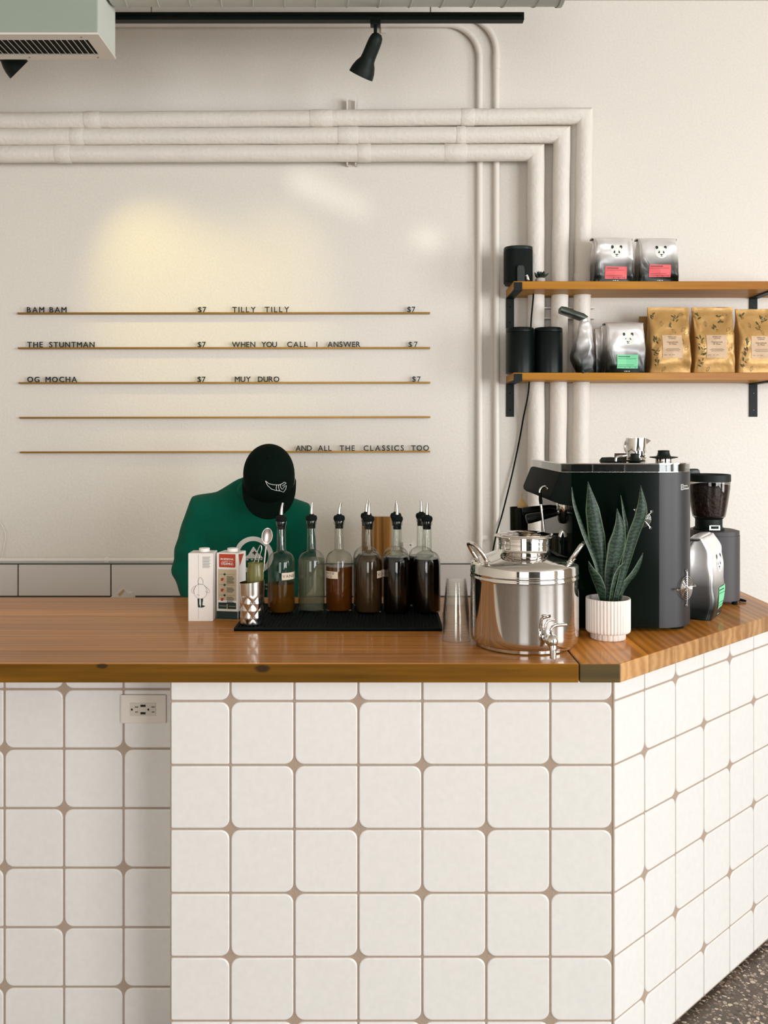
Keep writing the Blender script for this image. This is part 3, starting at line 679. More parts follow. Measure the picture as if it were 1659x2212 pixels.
for ri, words_, phrase in ROWS:
    p, q = RZ[ri]; n = 0
    for w, x0, x1 in words_:
        X0, X1 = xat(x0, LY), xat(x1, LY); ws = [(GLYPHS[c][3]-GLYPHS[c][2])*LCAP/CAP for c in w]
        gap = ((X1-X0)-sum(ws))/max(1, len(w)-1); x = X0
        for c, cw in zip(w, ws):
            z = p.z+(q.z-p.z)*(x-p.x)/(q.x-p.x)+.0032+(rng.random()*.0008)
            o = obj('menu_letter', letter_mesh(c, 1.0), M['letter'], None, (x, LY, z))
            if phrase[0] == '$': lab = ('black dollar sign of the %s on the %s rail' if c == '$' else 'black digit 7 of the %s on the %s rail') % (phrase, rail_nm[ri])
            else: lab = 'black letter %s, %s in %s on %s rail' % (c, ORD[n], phrase, rail_nm[ri])
            tag(o, lab, 'letter', 'loose black letters on the menu rails')
            x += cw+gap; n += 1
# bright sun flecks on the wall, thrown by narrow spots added inside the street window
for px, py, dg_, pw in ((648, 393, 1.15, 330), (690, 411, 1.2, 330), (735, 430, 1.15, 300), (778, 448, .95, 260), (910, 514, .75, 260), (938, 519, .75, 260)): glint((-.2, STREET+.3, 1.3), at(px, py, BACK), dg_, pw*2.0)
# ------------------------------------------------------------------ wall shelves
SF = 3.81
SH_X0, SH_X1 = xat(1109.5, SF), 1.86
UZ1, UZ0 = zat(607.5, SF), zat(624.8, SF); LZ1, LZ0 = zat(805, SF), zat(821, SF)
def shelf(label, z0, z1, drop):
    t = thing('wall_shelf', label, 'shelf', (SH_X0, BACK, z0), group='pine wall shelves')
    obj('shelf_board', box(0, SH_X1-SH_X0, SF-BACK, -.001, 0, z1-z0, .0015, 1), M['shelf'], t)
    for px, yy in ((1101.5, BACK), (1626.5, BACK)):
        x = xat(px, BACK)-SH_X0; w = .018
        bm = new()
        add_box(bm, x-w, x+w, -.006, -.0005, -drop, -.0002)                    # plate on the wall
        add_box(bm, x-w, x+w, SF-BACK-.005, -.0005, -.006, -.0002)             # arm under the board
        add_box(bm, x-w, x+w, SF-BACK-.006, SF-BACK-.0005, -.006, (z1-z0)*.86) # lip in front
        b = obj('bracket', bm, M['black'], t)
        for k in (.3, .8): obj('bracket_screw', lathe([(.004, 0), (.003, .002)], 12), M['black_gloss'], b, (x, -.006, -drop*k)).rotation_euler = (PI/2, 0, 0)
    return t
shelf('upper pine shelf on black steel brackets, carrying the speaker and two silver bags', UZ0, UZ1, .14)
shelf('lower pine shelf on black steel brackets, carrying canisters and kraft coffee bags', LZ0, LZ1, .152)

def bag(name, w, d, h, seed, fin=.06, top_d=.06, ts=.42, sag=0.0, amp=.006):
    """stand-up gusset bag, front towards -Y, standing on z=0"""
    n, m = 64, 34; rr = random.Random(seed); ox = rr.random()*50
    bm = new(); rings = []
    for j in range(m+1):
        t = j/m; z = h*t
        if t < 1-fin: u = t/(1-fin); dd = d*(.92+.12*math.sin(PI*min(1, u*1.3)))*(1-max(0, (u-ts)/(1-ts))**(1.6 if ts < .6 else 2.4)*(1-top_d)); ww = w*(1-.035*math.sin(PI*u))
        else: dd = d*top_d*.8; ww = w*1.005
        dd = max(dd, .004); e = 7.0 if t < .5 else 7.0-3.5*(t-.5)/.5
        ring = []
        for i in range(n):
            a = 2*PI*i/n; ca, sa = math.cos(a), math.sin(a)
            x = math.copysign(abs(ca)**(2/e), ca)*ww/2; y = math.copysign(abs(sa)**(2/e), sa)*dd/2
            g = math.exp(-((y/(dd*.32))**2)) if abs(x) > ww*.44 else 0
            x -= math.copysign(g*(.10+.5*max(0, t-.45))*dd*.55*(1 if t > .05 else 0), x)
            p = Vector((x*9+ox, y*6, z*7)); k = amp*min(1, t*7)*min(1, (1-t)*6+.15)
            nv = noise.noise(p)+.8*noise.noise(p*2.6); crease = abs(noise.noise(Vector((x*13+ox*2, y*4, z*9+x*12))))
            y += math.copysign(k*(nv-1.2*crease), y); x += k*.35*noise.noise(p*1.3+Vector((9, 2, 1)))
            ring.append(bm.verts.new((x, y-sag*t*t, z+.003*noise.noise(Vector((x*20+ox, 0, 3)))*t)))
        rings.append(ring)
    for a, b in zip(rings, rings[1:]):
        for i in range(n): j = (i+1) % n; bm.faces.new((a[i], a[j], b[j], b[i]))
    bm.faces.new(rings[0][::-1]); bm.faces.new(rings[-1]); return bm
def bear_face(t, part, tree, cx, cz, r, nrm=-1):
    bm = new(); flat_poly(bm, ellipse(cx, cz-r*.12, r, r*.98, 32), r*.5)
    obj('logo_disc', lay(bm, tree, (0, 0, 0), (1, 0, 0), (0, 0, 1), .0006), M['white_print'], part)
    bm = new()
    for s in (-1, 1):
        flat_poly(bm, [(cx+s*r*.44, cz+r*.52), (cx+s*r*.46, cz+r*.78), (cx+s*r*.66, cz+r*.9), (cx+s*r*.86, cz+r*.78), (cx+s*r*.84, cz+r*.5), (cx+s*r*.72, cz+r*.3), (cx+s*r*.66, cz+r*.58)], r*.3)
        flat_poly(bm, [(cx+s*r*.30, cz+r*.14), (cx+s*r*.42, cz-r*.06), (cx+s*r*.54, cz-r*.22), (cx+s*r*.36, cz-r*.38), (cx+s*r*.24, cz-r*.2)], r*.3)
    flat_poly(bm, [(cx-r*.32, cz-r*.46), (cx+r*.32, cz-r*.46), (cx+r*.12, cz-r*.6), (cx, cz-r*.7), (cx-r*.12, cz-r*.6)], r*.3)
    flat_stroke(bm, [(cx-r*.16, cz-r*.84), (cx, cz-r*.74), (cx+r*.16, cz-r*.84)], r*.08)
    obj('logo_print', lay(bm, tree, (0, 0, 0), (1, 0, 0), (0, 0, 1), .0010), M['ink'], part)
def label_lines(x0, x1, z0, z1, spec):
    bm = new()
    for (fx0, fx1, fz, w) in spec: flat_rect(bm, x0+(x1-x0)*fx0, x0+(x1-x0)*fx1, z0+(z1-z0)*fz-w/2, z0+(z1-z0)*fz+w/2, 6, 1)
    return bm
LINES = [(.05, .62, .86, .0028), (.05, .9, .70, .0012), (.05, .8, .26, .0012), (.05, .95, .14, .0010), (.36, .42, .07, .0016), (.58, .66, .07, .0016), (.86, .92, .07, .0016)]
def silver_bag(label, w, d, h, seed, loc, rotz, lab, group=None, lx=.0, lz=.2, amp=.013):
    t = thing('coffee_bag', label, 'coffee bag', loc, rotz, group)
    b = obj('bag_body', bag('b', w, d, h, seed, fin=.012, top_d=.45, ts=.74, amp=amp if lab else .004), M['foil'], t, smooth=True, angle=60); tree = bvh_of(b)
    if lab:
        bear_face(t, b, tree, w*.04, h*.68, w*.155)
        lw, lh = w*.52, h*.27; x0 = lx*w-lw/2; z0 = h*lz
        bm = new(); flat_rect(bm, x0, x0+lw, z0-lh/2, z0+lh/2, 20, 14); lb = obj('bag_label', lay(bm, tree, (0, 0, 0), (1, 0, 0), (0, 0, 1), .0016), M[lab], t)
        obj('label_print', lay(label_lines(x0, x0+lw, z0-lh/2, z0+lh/2, LINES), tree, (0, 0, 0), (1, 0, 0), (0, 0, 1), .0024), M['ink'], lb)
        obj('weight_print', lay(label_lines(-.012+w*.02, .012+w*.02, h*.025, h*.04, [(0, .15, .5, .002), (.25, .6, .5, .0022), (.75, 1, .5, .0022)]), tree, (0, 0, 0), (1, 0, 0), (0, 0, 1), .0012), M['white_print'], b)
    # tin-tie folded over the top on one side
    obj('top_fold', sweep([(-w*.49, d*.10, h*.985), (-w*.2, d*.12, h*1.0), (w*.2, d*.12, h*1.0), (w*.49, d*.10, h*.985)], [(d*.2, .006)]*4, 16, ref=(0, 1, 0)), M['foil'], b, smooth=True)
    return t
BG = 'coffee bags on the wall shelves'
Yb = 3.862
def sx_of(px): return xat(px, Yb-.045)
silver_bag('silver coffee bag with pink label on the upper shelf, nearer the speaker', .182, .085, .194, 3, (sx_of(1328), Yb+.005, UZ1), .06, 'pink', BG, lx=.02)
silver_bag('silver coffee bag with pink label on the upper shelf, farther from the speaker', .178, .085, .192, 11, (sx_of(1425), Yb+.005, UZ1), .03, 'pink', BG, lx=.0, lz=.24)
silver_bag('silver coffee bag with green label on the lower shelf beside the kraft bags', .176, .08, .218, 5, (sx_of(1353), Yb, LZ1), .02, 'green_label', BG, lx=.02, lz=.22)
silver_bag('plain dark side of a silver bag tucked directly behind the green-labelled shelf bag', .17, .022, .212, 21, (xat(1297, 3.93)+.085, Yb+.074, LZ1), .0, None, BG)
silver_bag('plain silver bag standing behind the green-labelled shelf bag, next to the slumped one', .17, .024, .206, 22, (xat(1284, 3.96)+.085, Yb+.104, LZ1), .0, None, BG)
# slumped bag with its top folded over
t = thing('coffee_bag', 'slumped silver coffee bag with its empty top bent over towards the canisters', 'coffee bag', (sx_of(1262), Yb-.02, LZ1), 0, BG)
def sp(px, py): v = at(px, py, Yb-.04); return Vector((v.x-sx_of(1262), 0, v.z-LZ1))
ROWS_ = [(803.5, 1250, 1287, .036), (790, 1242, 1287, .040), (765, 1236, 1286, .042), (742, 1242, 1284, .040), (722, 1248, 1281, .036), (706, 1251, 1277, .030), (694, 1253, 1272, .024), (684, 1255, 1268, .020)]
bm = new(); add_sweep(bm, curve_pts([sp((a+b)/2, y) for y, a, b, d in ROWS_], 3), [((ROWS_[min(i//3, 7)][2]-ROWS_[min(i//3, 7)][1])*.00098*(1-(i % 3)/3)+(ROWS_[min(i//3+1, 7)][2]-ROWS_[min(i//3+1, 7)][1])*.00098*(i % 3)/3, ROWS_[min(i//3, 7)][3]) for i in range(22)], 48, ref=(1, 0, 0), mitre=False, expo=3.0)
arm = new(); add_sweep(arm, [sp(1262, 694), sp(1264, 687), sp(1256, 683), sp(1240, 677), sp(1222, 671), sp(1211.5, 668)], [(.010, .024), (.014, .028), (.0155, .034), (.0150, .038), (.0150, .040), (.0120, .042)], 32, ref=(0, 0, 1), mitre=False, expo=4.0)
for v in bm.verts[:]+arm.verts[:]:
    p = v.co*24; v.co += Vector((noise.noise(p), .8*noise.noise(p+Vector((5, 1, 2))), .4*noise.noise(p+Vector((1, 7, 2)))))*.010*min(1, v.co.z*20)
obj('bag_body', bm, M['foil'], t, smooth=True, angle=40); obj('folded_top', arm, M['dark_foil'], t, smooth=True, angle=40)
# kraft bags
def kraft_bag(label, w, d, h, seed, loc, rotz, text=True):
    t = thing('coffee_bag', label, 'coffee bag', loc, rotz, BG)
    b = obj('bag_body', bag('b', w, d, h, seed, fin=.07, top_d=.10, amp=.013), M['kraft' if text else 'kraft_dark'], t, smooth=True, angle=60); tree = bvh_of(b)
    if not text: return t
    rr = random.Random(seed); bm = new()
    def leaf(x, z, L, a, fill=False, wd=.3):
        P = lambda s, o: (x+L*(s*math.cos(a)-o*math.sin(a)), z+L*(s*math.sin(a)+o*math.cos(a)))
        up = [P(s/8, wd*math.sin(PI*s/8)**.8) for s in range(9)]; dn = [P(s/8, -wd*math.sin(PI*s/8)**.8) for s in range(9)]
        if fill: flat_poly(bm, up+dn[-2:0:-1], .012)
        else: flat_stroke(bm, up, .0009); flat_stroke(bm, dn, .0009); flat_stroke(bm, [P(0, 0), P(.9, 0)], .0007)
    W, H = w/2*.86, h
    for (cx, cz, k) in ((-W*.86, H*.86, 5), (W*.3, H*.80, 9), (-W*.82, H*.46, 7), (-W*.8, H*.3, 7), (-W*.84, H*.13, 6), (0, H*.70, 5)):
        for q in range(k): leaf(cx+rr.uniform(-.008, .008), cz+rr.uniform(-.014, .014), rr.uniform(.012, .022), rr.uniform(.3, 2.6), q % 4 != 0, .17)
    for (cx, cz, a) in ((W*.6, H*.62, .9), (W*.75, H*.58, .5), (W*.62, H*.42, 1.6), (W*.7, H*.33, .8), (-W*.45, H*.7, 1.8), (W*.1, H*.66, -1.0), (-W*.5, H*.02, 1.2), (W*.5, H*.88, .2)):
        leaf(cx, cz, .024, a+rr.uniform(-.2, .2), False, .24)
    obj('printed_pattern', lay(bm, tree, (0, 0, 0), (1, 0, 0), (0, 0, 1), .0007), M['leaf_print'], b)
    x0, x1, z0, z1 = -w*.22, w*.26, h*.22, h*.565
    bm = new(); flat_rect(bm, x0, x1, z0, z1, 18, 20); lb = obj('bag_label', lay(bm, tree, (0, 0, 0), (1, 0, 0), (0, 0, 1), .0018), M['kraft_label'], t)
    bm = new(); c = (x0+x1)/2
    for s_, zf, cp in (('ANALOG', .90, .0056), ('COFFEE', .82, .0056)): text_into(bm, s_, c, z0+(z1-z0)*zf, cp, .2, centre=True)
    for s_, zf, cp in (('Guatemala', .66, .0072), ('El Pino', .57, .0072)): text_into(bm, s_, c, z0+(z1-z0)*zf, cp, .16, centre=True)
    for fx0, fx1, fz in ((.2, .8, .40), (.14, .86, .35), (.2, .8, .3), (.06, .2, .13), (.3, .38, .13), (.44, .58, .13)): flat_rect(bm, x0+(x1-x0)*fx0, x0+(x1-x0)*fx1, z0+(z1-z0)*fz-.0006, z0+(z1-z0)*fz+.0007, 6, 1)
    obj('label_print', lay(bm, tree, (0, 0, 0), (1, 0, 0), (0, 0, 1), .0026), M['leaf_print'], lb)
    return t
kraft_bag('brown kraft coffee bag with leaf print beside the green-labelled silver bag', .180, .085, .286, 31, (sx_of(1450), Yb, LZ1), .0)
kraft_bag('brown kraft coffee bag with leaf print, middle of the three kraft bags', .180, .085, .286, 32, (sx_of(1546), Yb, LZ1), .0)
kraft_bag('brown kraft coffee bag with leaf print cut off by the photo edge', .180, .085, .278, 33, (sx_of(1641), Yb, LZ1), .03)
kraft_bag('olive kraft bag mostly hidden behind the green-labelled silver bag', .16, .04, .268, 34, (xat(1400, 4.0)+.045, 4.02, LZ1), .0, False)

# speaker, plaque, bird, succulent on the upper shelf
t = thing('speaker', 'black rounded smart speaker at the end of the upper shelf', 'speaker', (xat(1119, 3.90), 3.90, UZ1))
def rrect(w, d, r, n=8):
    out = []
    for sx_, sy_, a0 in ((1, 1, 0), (-1, 1, PI/2), (-1, -1, PI), (1, -1, 1.5*PI)):
        for i in range(n+1): a = a0+.5*PI*i/n; out.append((sx_*(w/2-r)+r*math.cos(a), sy_*(d/2-r)+r*math.sin(a)))
    return out
obj('speaker_grille', prism(rrect(.122, .122, .045), .008, .146, 'Z'), mat('speaker_mesh', rgb(8, 18, 15), .6, spec=.2, bump=.3, bscale=500), t, smooth=True)
obj('speaker_top', bevel(prism(rrect(.1215, .1215, .045), .1462, .1605, 'Z'), .003, 2), mat('speaker_top', rgb(26, 36, 33), .45, spec=.3), t, smooth=True)
obj('speaker_base', prism(rrect(.112, .112, .04), 0, .008, 'Z'), M['black'], t, smooth=True)
so = Vector((xat(1119, 3.90), 3.90, UZ1))
q = [at(1143, 612, 3.955), at(1151, 622, 3.957), at(1152, 640, 3.940), at(1147, 700, 3.937), at(1144, 800, 3.937), at(1141, 850, 3.937), at(1131, 900, 4.0), at(1122, 950, 4.028), at(1105, 1030, 4.028), at(1085, 1110, 4.02), at(1072, 1155, 4.0), at(1060, 1215, 4.0)]
obj('power_cord', sweep([c-so for c in curve_pts(q, 8)], .0036, 8, mitre=False), M['black_rubber'], t, smooth=True)
bm = prism([(-.018, 0), (-.018, .062), (-.012, .071), (.004, .072), (.011, .066), (.0145, .05), (.015, 0)], -.006, .006, 'Y'); bevel(bm, .001, 1)
tag(obj('plaque', bm, mat('dark_plaque', rgb(34, 42, 38), .5), None, (xat(1126, 3.829), 3.829, UZ1)), 'small black round-topped plaque in front of the black speaker', 'plaque')
t = thing('bird_figurine', 'tiny white bird figurine beside the black plaque on the upper shelf', 'figurine', (xat(1140, 3.819), 3.819, UZ1))
bm = new(); add_ellipsoid(bm, (0, 0, .0155), (.0055, .0055, .0085), 16); add_ellipsoid(bm, (-.003, 0, .0255), (.0045, .0042, .0045), 14)
add_sweep(bm, [(.002, 0, .014), (.007, 0, .006)], [(.004, .004), (.0012, .0012)], 8); add_sweep(bm, [(-.0065, 0, .0255), (-.0105, 0, .0245)], [.0016, .0004], 8)
obj('bird_body', bm, M['white_plastic'], t, smooth=True)
for s in (-1, 1): obj('leg', sweep([(.0, s*.002, .009), (.001, s*.002, 0)], .0011, 8), M['brass'], t)
t = thing('potted_succulent', 'small dark succulent in a pale round stone pot on the upper shelf', 'plant', (xat(1167, 3.87), 3.87, UZ1))
obj('pot', lathe([(.013, 0), (.0195, .004), (.022, .012), (.021, .02), (.0165, .024), (.014, .0225)], 32), M['stone'], t, smooth=True)
for k in range(17):
    a = k*2.4; el = 1.35-.075*k if k < 14 else .35; L = .026+.0011*k if k < 14 else .036
    d = Vector((math.cos(a)*math.cos(el), math.sin(a)*math.cos(el), math.sin(el)+.1)).normalized()
    b0 = Vector((0, 0, .022)); obj('leaf', sweep([b0, b0+d*L*.4, b0+d*L*.8+Vector((0, 0, .002)), b0+d*L+Vector((0, 0, .004))], [.003, .0056, .0042, .0005], 8), M['succulent'], t, smooth=True)
# canisters on the lower shelf
def canister(label, px):
    t = thing('canister', label, 'canister', (xat(px, 3.88), 3.88, LZ1), group='black canisters on the lower shelf')
    obj('canister_body', lathe([(.059, 0), (.061, .002), (.061, .176), (.0595, .178)], 64), M['canister'], t, smooth=True)
    obj('lid', lathe([(.0595, .1785), (.061, .180), (.061, .194), (.0585, .198), (.0, .1985)], 64, caps=False), M['canister'], t, smooth=True)
canister('black cylindrical canister at the end of the lower shelf', 1123)
canister('black cylindrical canister beside the slumped silver bag', 1184.5)
# ------------------------------------------------------------------ on the bar: mat and bottles
MT = TOP+.008
p = on_top(505, 1357, MT); q = on_top(957, 1357, MT)
t = thing('bar_mat', 'long black rubber bar mat under the syrup bottles', 'mat', (p.x, p.y, TOP))
W = q.x-p.x
obj('mat_sheet', box(0, W, 0, .36, 0, .005, .001, 1), M['black_rubber'], t)
bm = new(); add_box(bm, 0, W, 0, .008, .0, .008); add_box(bm, 0, W, .352, .36, 0, .008); add_box(bm, 0, .008, .008, .352, 0, .008); add_box(bm, W-.008, W, .008, .352, 0, .008)
obj('mat_rim', bm, M['black_rubber'], t)
bm = new()
for i in range(54):
    for j in range(33): x = .014+i*(W-.028)/53; y = .016+j*(.328/32); add_lathe(bm, [(.0026, 0), (.0022, .0028)], 6, x, y, .005)
obj('mat_studs', bm, M['black_rubber'], t)
BZ = TOP+.008
BOT = [(.0, .004), (.030, .001), (.037, .0015), (.0395, .004), (.0403, .010), (.0405, .138), (.0401, .148), (.0386, .157), (.0357, .1655), (.0310, .1725), (.0250, .1775), (.0188, .1802), (.0152, .1822), (.0137, .187), (.0131, .256), (.0135, .2575), (.0152, .2585), (.0158, .262), (.0158, .268), (.015, .2715), (.0128, .272)]
def inner(z, off=.0022):
    for (r0, z0), (r1, z1) in zip(BOT[3:], BOT[4:]):
        if z0 <= z <= z1: return r0+(r1-r0)*(z-z0)/max(1e-6, z1-z0)-off
    return .036
def bottle(label, x, y, liq, level, lean=0.12, note=None, note_x=0.0, note_z=.1, note_w=.03, sp=0.0):
    t = thing('syrup_bottle', label, 'bottle', (x, y, BZ), group='pourer-topped syrup bottles on the bar mat')
    g = obj('bottle_glass', lathe(BOT, 64, caps=False), M['glass'], t, smooth=True)
    bm = new(); add_lathe(bm, [(r, z) for r, z in ((.0, .0035), (.028, .0035), (.0385, .0075), (.0388, .0085))], 48, caps=False); obj('thick_base', bm, M['glass'], g, smooth=True)
    zs = [.006, .010]+[.01+(level-.01)*k/14 for k in range(1, 15)]
    prof = [(0, .006)]+[(inner(z), z) for z in zs]+[(.0, level)]
    obj('liquid', lathe(prof, 64, caps=False), liq, t, smooth=True)
    s = obj('stopper', lathe([(.0, .246), (.0115, .2465), (.012, .254), (.0105, .2555), (.012, .2565), (.0125, .266), (.0165, .2722), (.0172, .275), (.0172, .279), (.0150, .2845), (.0085, .287), (.006, .290), (0, .290)], 40, caps=False), M['black_rubber'], t, smooth=True)
    pts = [Vector((0, 0, .286)), Vector((lean*.004, 0, .300)), Vector((lean*.02, 0, .312)), Vector((lean*.05, -.001, .325))]
    bm = new(); pp = curve_pts(pts, 4); R_ = [.0052-.0022*i/(len(pp)-1) for i in range(len(pp))]; add_sweep(bm, pp, R_, 14, mitre=False); 
    obj('pour_spout', bm, M['steel_satin'], t, smooth=True)
    obj('air_tube', sweep([(.002, 0, .247), (.0025, 0, .20)], .0013, 8), M['steel_satin'], s)
    if note:
        tree = bvh_of(g); bm = new(); flat_rect(bm, note_x-note_w/2, note_x+note_w/2, note_z-.0105, note_z+.0105, 12, 2)
        lb = obj('tape_label', lay(bm, tree, (0, 0, 0), (1, 0, 0), (0, 0, 1), .0006), M['pot_label'], t)
        bm = new(); n = len(note)
        for i, s_ in enumerate(note): text_into(bm, s_, note_x-note_w*.42, note_z+(-.0042 if n == 1 else (.0018, -.0082)[i]), .0082 if n == 1 else .0062, .2)
        obj('handwriting', lay(bm, tree, (0, 0, 0), (1, 0, 0), (0, 0, 1), .0011), M['marker'], lb)
    return t
BY = 2.652
bx_ = lambda px, y=BY: xat(px, y)
bottle('syrup bottle with amber syrup below half and a white VANI tape label', bx_(608), BY-.004, M['amber'], .086, .10, ['VANI'], .023, .112, .034)
bottle('syrup bottle filled with clear syrup, second along the front row', bx_(671.5), BY+.022, M['clear_syrup'], .156, .05)
bottle('syrup bottle with amber brown syrup and a two-line tape label', bx_(732), BY+.02, M['brown_syrup'], .134, .12, ['ROSE', '2/21'], -.02, .112, .036)
bottle('syrup bottle with milky brown syrup in front of the wooden board', bx_(796.5), BY-.002, M['caramel'], .172, .06, ['VA'], .036, .116, .022)
bottle('full syrup bottle of near-black syrup in the middle of the dark pair', bx_(858), BY-.002, M['cola'], .166, -.05)
bottle('full syrup bottle of near-black syrup nearest the clear cups', bx_(922), BY-.002, M['cola'], .160, .02)
B2 = 2.752
bottle('syrup bottle in the back row, behind the milky brown syrup', bx_(791, B2), B2, M['caramel'], .150, .10)
bottle('syrup bottle in the back row, behind the middle near-black syrup', bx_(855, B2), B2, M['cola'], .150, .05)
bottle('syrup bottle in the back row, behind the near-black syrup by the cups', bx_(910, B2), B2, M['cola'], .155, -.03)

# cartons
def carton(name, label, x, y, rotz, w, d, h, art):
    t = thing('milk_carton', label, 'carton', (x, y, TOP), rotz)
    body = obj('carton_body', None or bevel(carton_shell(w, d, h), .0012, 1), M['white_paper'], t)
    obj('cap', lathe([(.0165, 0), (.0165, .001), (.0155, .0016), (.0155, .0095), (.0145, .0105), (0, .0105)], 40, caps=False), M['white_plastic'], t, (w*.06, 0, h+.0006), smooth=True)
    art(t, body, w, d, h); return t
def carton_shell(w, d, h):
    bm = new(); a = add_box(bm, -w/2, w/2, -d/2, d/2, 0, h)
    return bm
def flat_obj(name, bm, m, parent, y, off=.0005):
    for v in bm.verts: v.co = Vector((v.co.x, y-off, v.co.y))
    return obj(name, bm, m, parent)
def art_white(t, body, w, d, h):
    y = -d/2; bm = new(); W = .00075; k = w
    P = lambda fx, fz: (-w/2+w*fx, h*fz)           # from the lower left corner
    flat_stroke(bm, [P(.42, .54), P(.40, .58), P(.40, .60), P(.45, .635), P(.50, .65), P(.56, .625), P(.60, .60), P(.61, .555)], W)      # hood
    flat_stroke(bm, [P(.40, .555), P(.5, .545), P(.61, .552)], W)
    flat_stroke(bm, ellipse(-w/2+w*.50, h*.44, w*.265, h*.108, 40)+[ellipse(-w/2+w*.50, h*.44, w*.265, h*.108, 40)[0]], W)             # body
    flat_stroke(bm, [P(.31, .525), P(.20, .50), P(.14, .46), P(.16, .425), P(.24, .41)], W); flat_stroke(bm, [P(.32, .515), P(.24, .48), P(.22, .45), P(.25, .425)], W)
    flat_stroke(bm, [P(.66, .52), P(.78, .49), P(.86, .45), P(.85, .42), P(.77, .42), P(.70, .45)], W)
    flat_stroke(bm, [P(.34, .385), P(.40, .395), P(.46, .38)], W)
    flat_obj('line_drawing', bm, M['grey_ink'], body, y)
    bm = new()
    flat_poly(bm, [P(.38, .335), P(.46, .335), P(.455, .255), P(.49, .215), P(.50, .205), P(.40, .205), P(.39, .26)]); flat_poly(bm, [P(.51, .335), P(.61, .335), P(.575, .24), P(.70, .225), P(.60, .205), P(.50, .200), P(.52, .26)])
    flat_obj('leg_drawing', bm, M['ink'], body, y)
    bm = new()
    for i in range(11): flat_rect(bm, w*.08, w*(.36 if i % 3 else .40), h*(.945-.0155*i)-.0005, h*(.945-.0155*i)+.0005)
    flat_stroke(bm, [P(.42, .03), P(.42, .98)], .0004); flat_obj('small_print', bm, M['grey_ink'], body, y)
p = on_top(433, 1342.5)
carton('c', 'white carton with a line drawing of a round figure, beside the red carton', p.x, p.y+.035, 0, .0712, .068, .1955, art_white)
def art_red(t, body, w, d, h):
    y = -d/2
    bm = new(); flat_rect(bm, -w/2+.001, w/2-.001, .001, h*.125); o = flat_obj('black_band', bm, M['ink'], body, y)
    bm = new(); flat_poly(bm, [(-w*.38, h*.985), (w*.38, h*.985), (w*.38, h*.80), (w*.36, h*.785), (-w*.36, h*.785), (-w*.38, h*.80)]); flat_obj('red_panel', bm, M['red'], body, y)
    bm = new(); text_into(bm, 'PROFESSIONAL', 0, h*.895, .0052, .18, width=w*.62, centre=True); text_into(bm, 'GUIDE TO', 0, h*.863, .0032, .2, centre=True); text_into(bm, 'STEAMING', 0, h*.82, .0066, .2, width=w*.56, centre=True)
    flat_rect(bm, -w*.26, -w*.18, h*.870, h*.873); flat_rect(bm, w*.18, w*.26, h*.870, h*.873); flat_obj('title_lettering', bm, M['white_print'], body, y, .001)
    bm = new(); flat_rect(bm, -w*.42, w*.42, h*.29, h*.755); flat_obj('tan_panel', bm, M['tan_print'], body, y)
    bm = new()
    for zf in (.68, .52, .365): flat_rect(bm, -w*.36, w*.36, h*zf-.0003, h*zf+.0003); flat_poly(bm, ellipse(-w*.12, h*zf, .0032, .0032, 14))
    for z0, n in ((.645, 6), (.475, 4), (.335, 5)):
        for i in range(n): flat_rect(bm, -w*.02, w*(.32 if i % 3 else .26), h*(z0-.019*i)-.0008, h*(z0-.019*i)+.0008)
    flat_rect(bm, -w*.118, -w*.122, h*.3, h*.74); flat_obj('guide_print', bm, M['ink'], body, y, .001)
    bm = new()
    for zf in (.60, .44, .30): flat_rect(bm, -w*.29, -w*.19, h*zf-.004, h*zf+.004); flat_poly(bm, ellipse(-w*.20, h*zf+.002, .003, .003, 12))
    flat_obj('cup_pictograms', bm, M['red'], body, y, .001)
    bm = new(); flat_rect(bm, -w*.41, w*.41, h*.16, h*.255); flat_obj('dark_strip', bm, M['ink'], body, y)
    bm = new(); flat_rect(bm, -w*.36, -w*.04, h*.20, h*.206); flat_rect(bm, w*.06, w*.38, h*.20, h*.206); flat_rect(bm, -.0012, .0012, h*.15, h*.235); flat_obj('strip_print', bm, M['tan_print'], body, y, .001)
    bm = new(); v = [bm.verts.new((w/2+.0005, yy, zz)) for yy, zz in ((-d*.46, h*.985), (d*.2, h*.965), (-d*.3, h*.80))]; bm.faces.new(v); obj('red_side_flash', bm, M['red'], body)
    bm = new(); v = [bm.verts.new((w/2+.0005, yy, zz)) for yy, zz in ((-d/2+.001, .001), (d/2-.001, .001), (d/2-.001, h*.125), (-d/2+.001, h*.125))]; bm.faces.new(v); obj('black_side_band', bm, M['ink'], body)
p = on_top(492, 1339)
carton('c', 'red and white carton reading PROFESSIONAL GUIDE TO STEAMING behind the steel cup', p.x+.004, p.y+.037, -.19, .066, .066, .1925, art_red)

# steel cup with facets, spoon and olive strainer
p = on_top(540, 1353, MT); R = .0362; cy = p.y+R
t = thing('faceted_cup', 'polished steel cup with diamond facets at the front corner of the bar mat', 'cup', (p.x, cy, BZ+.0002))
def facet(r, z, a):
    u = a*7/(2*PI); v = z/.040; f1 = abs(((u+v) % 1)-.5)*2; f2 = abs(((u-v) % 1)-.5)*2
    k = min(1, max(0, (z-.004)/.012))*min(1, max(0, (.083-z)/.01)); return r+(.0026*(.75-max(f1, f2))*k)
bm = new(); zs = [.0, .0015]+[.003+.00125*i for i in range(68)]+[.09, .10, .11, .118]
prof = [(R*.86 if z == 0 else R*(.88+.10*z/.118), z) for z in zs]; outer = add_lathe(bm, prof, 224, caps=False, fn=facet)
prof2 = [(R*(.98)-.0012, .118), (R*.9-.0015, .03), (R*.86, .004), (0, .004)]
add_lathe(bm, [(prof[-1][0], .118)]+prof2, 224, caps=False); add_lathe(bm, [(0, 0), (prof[0][0], 0)], 224, caps=False); bmesh.ops.remove_doubles(bm, verts=bm.verts, dist=2e-4)
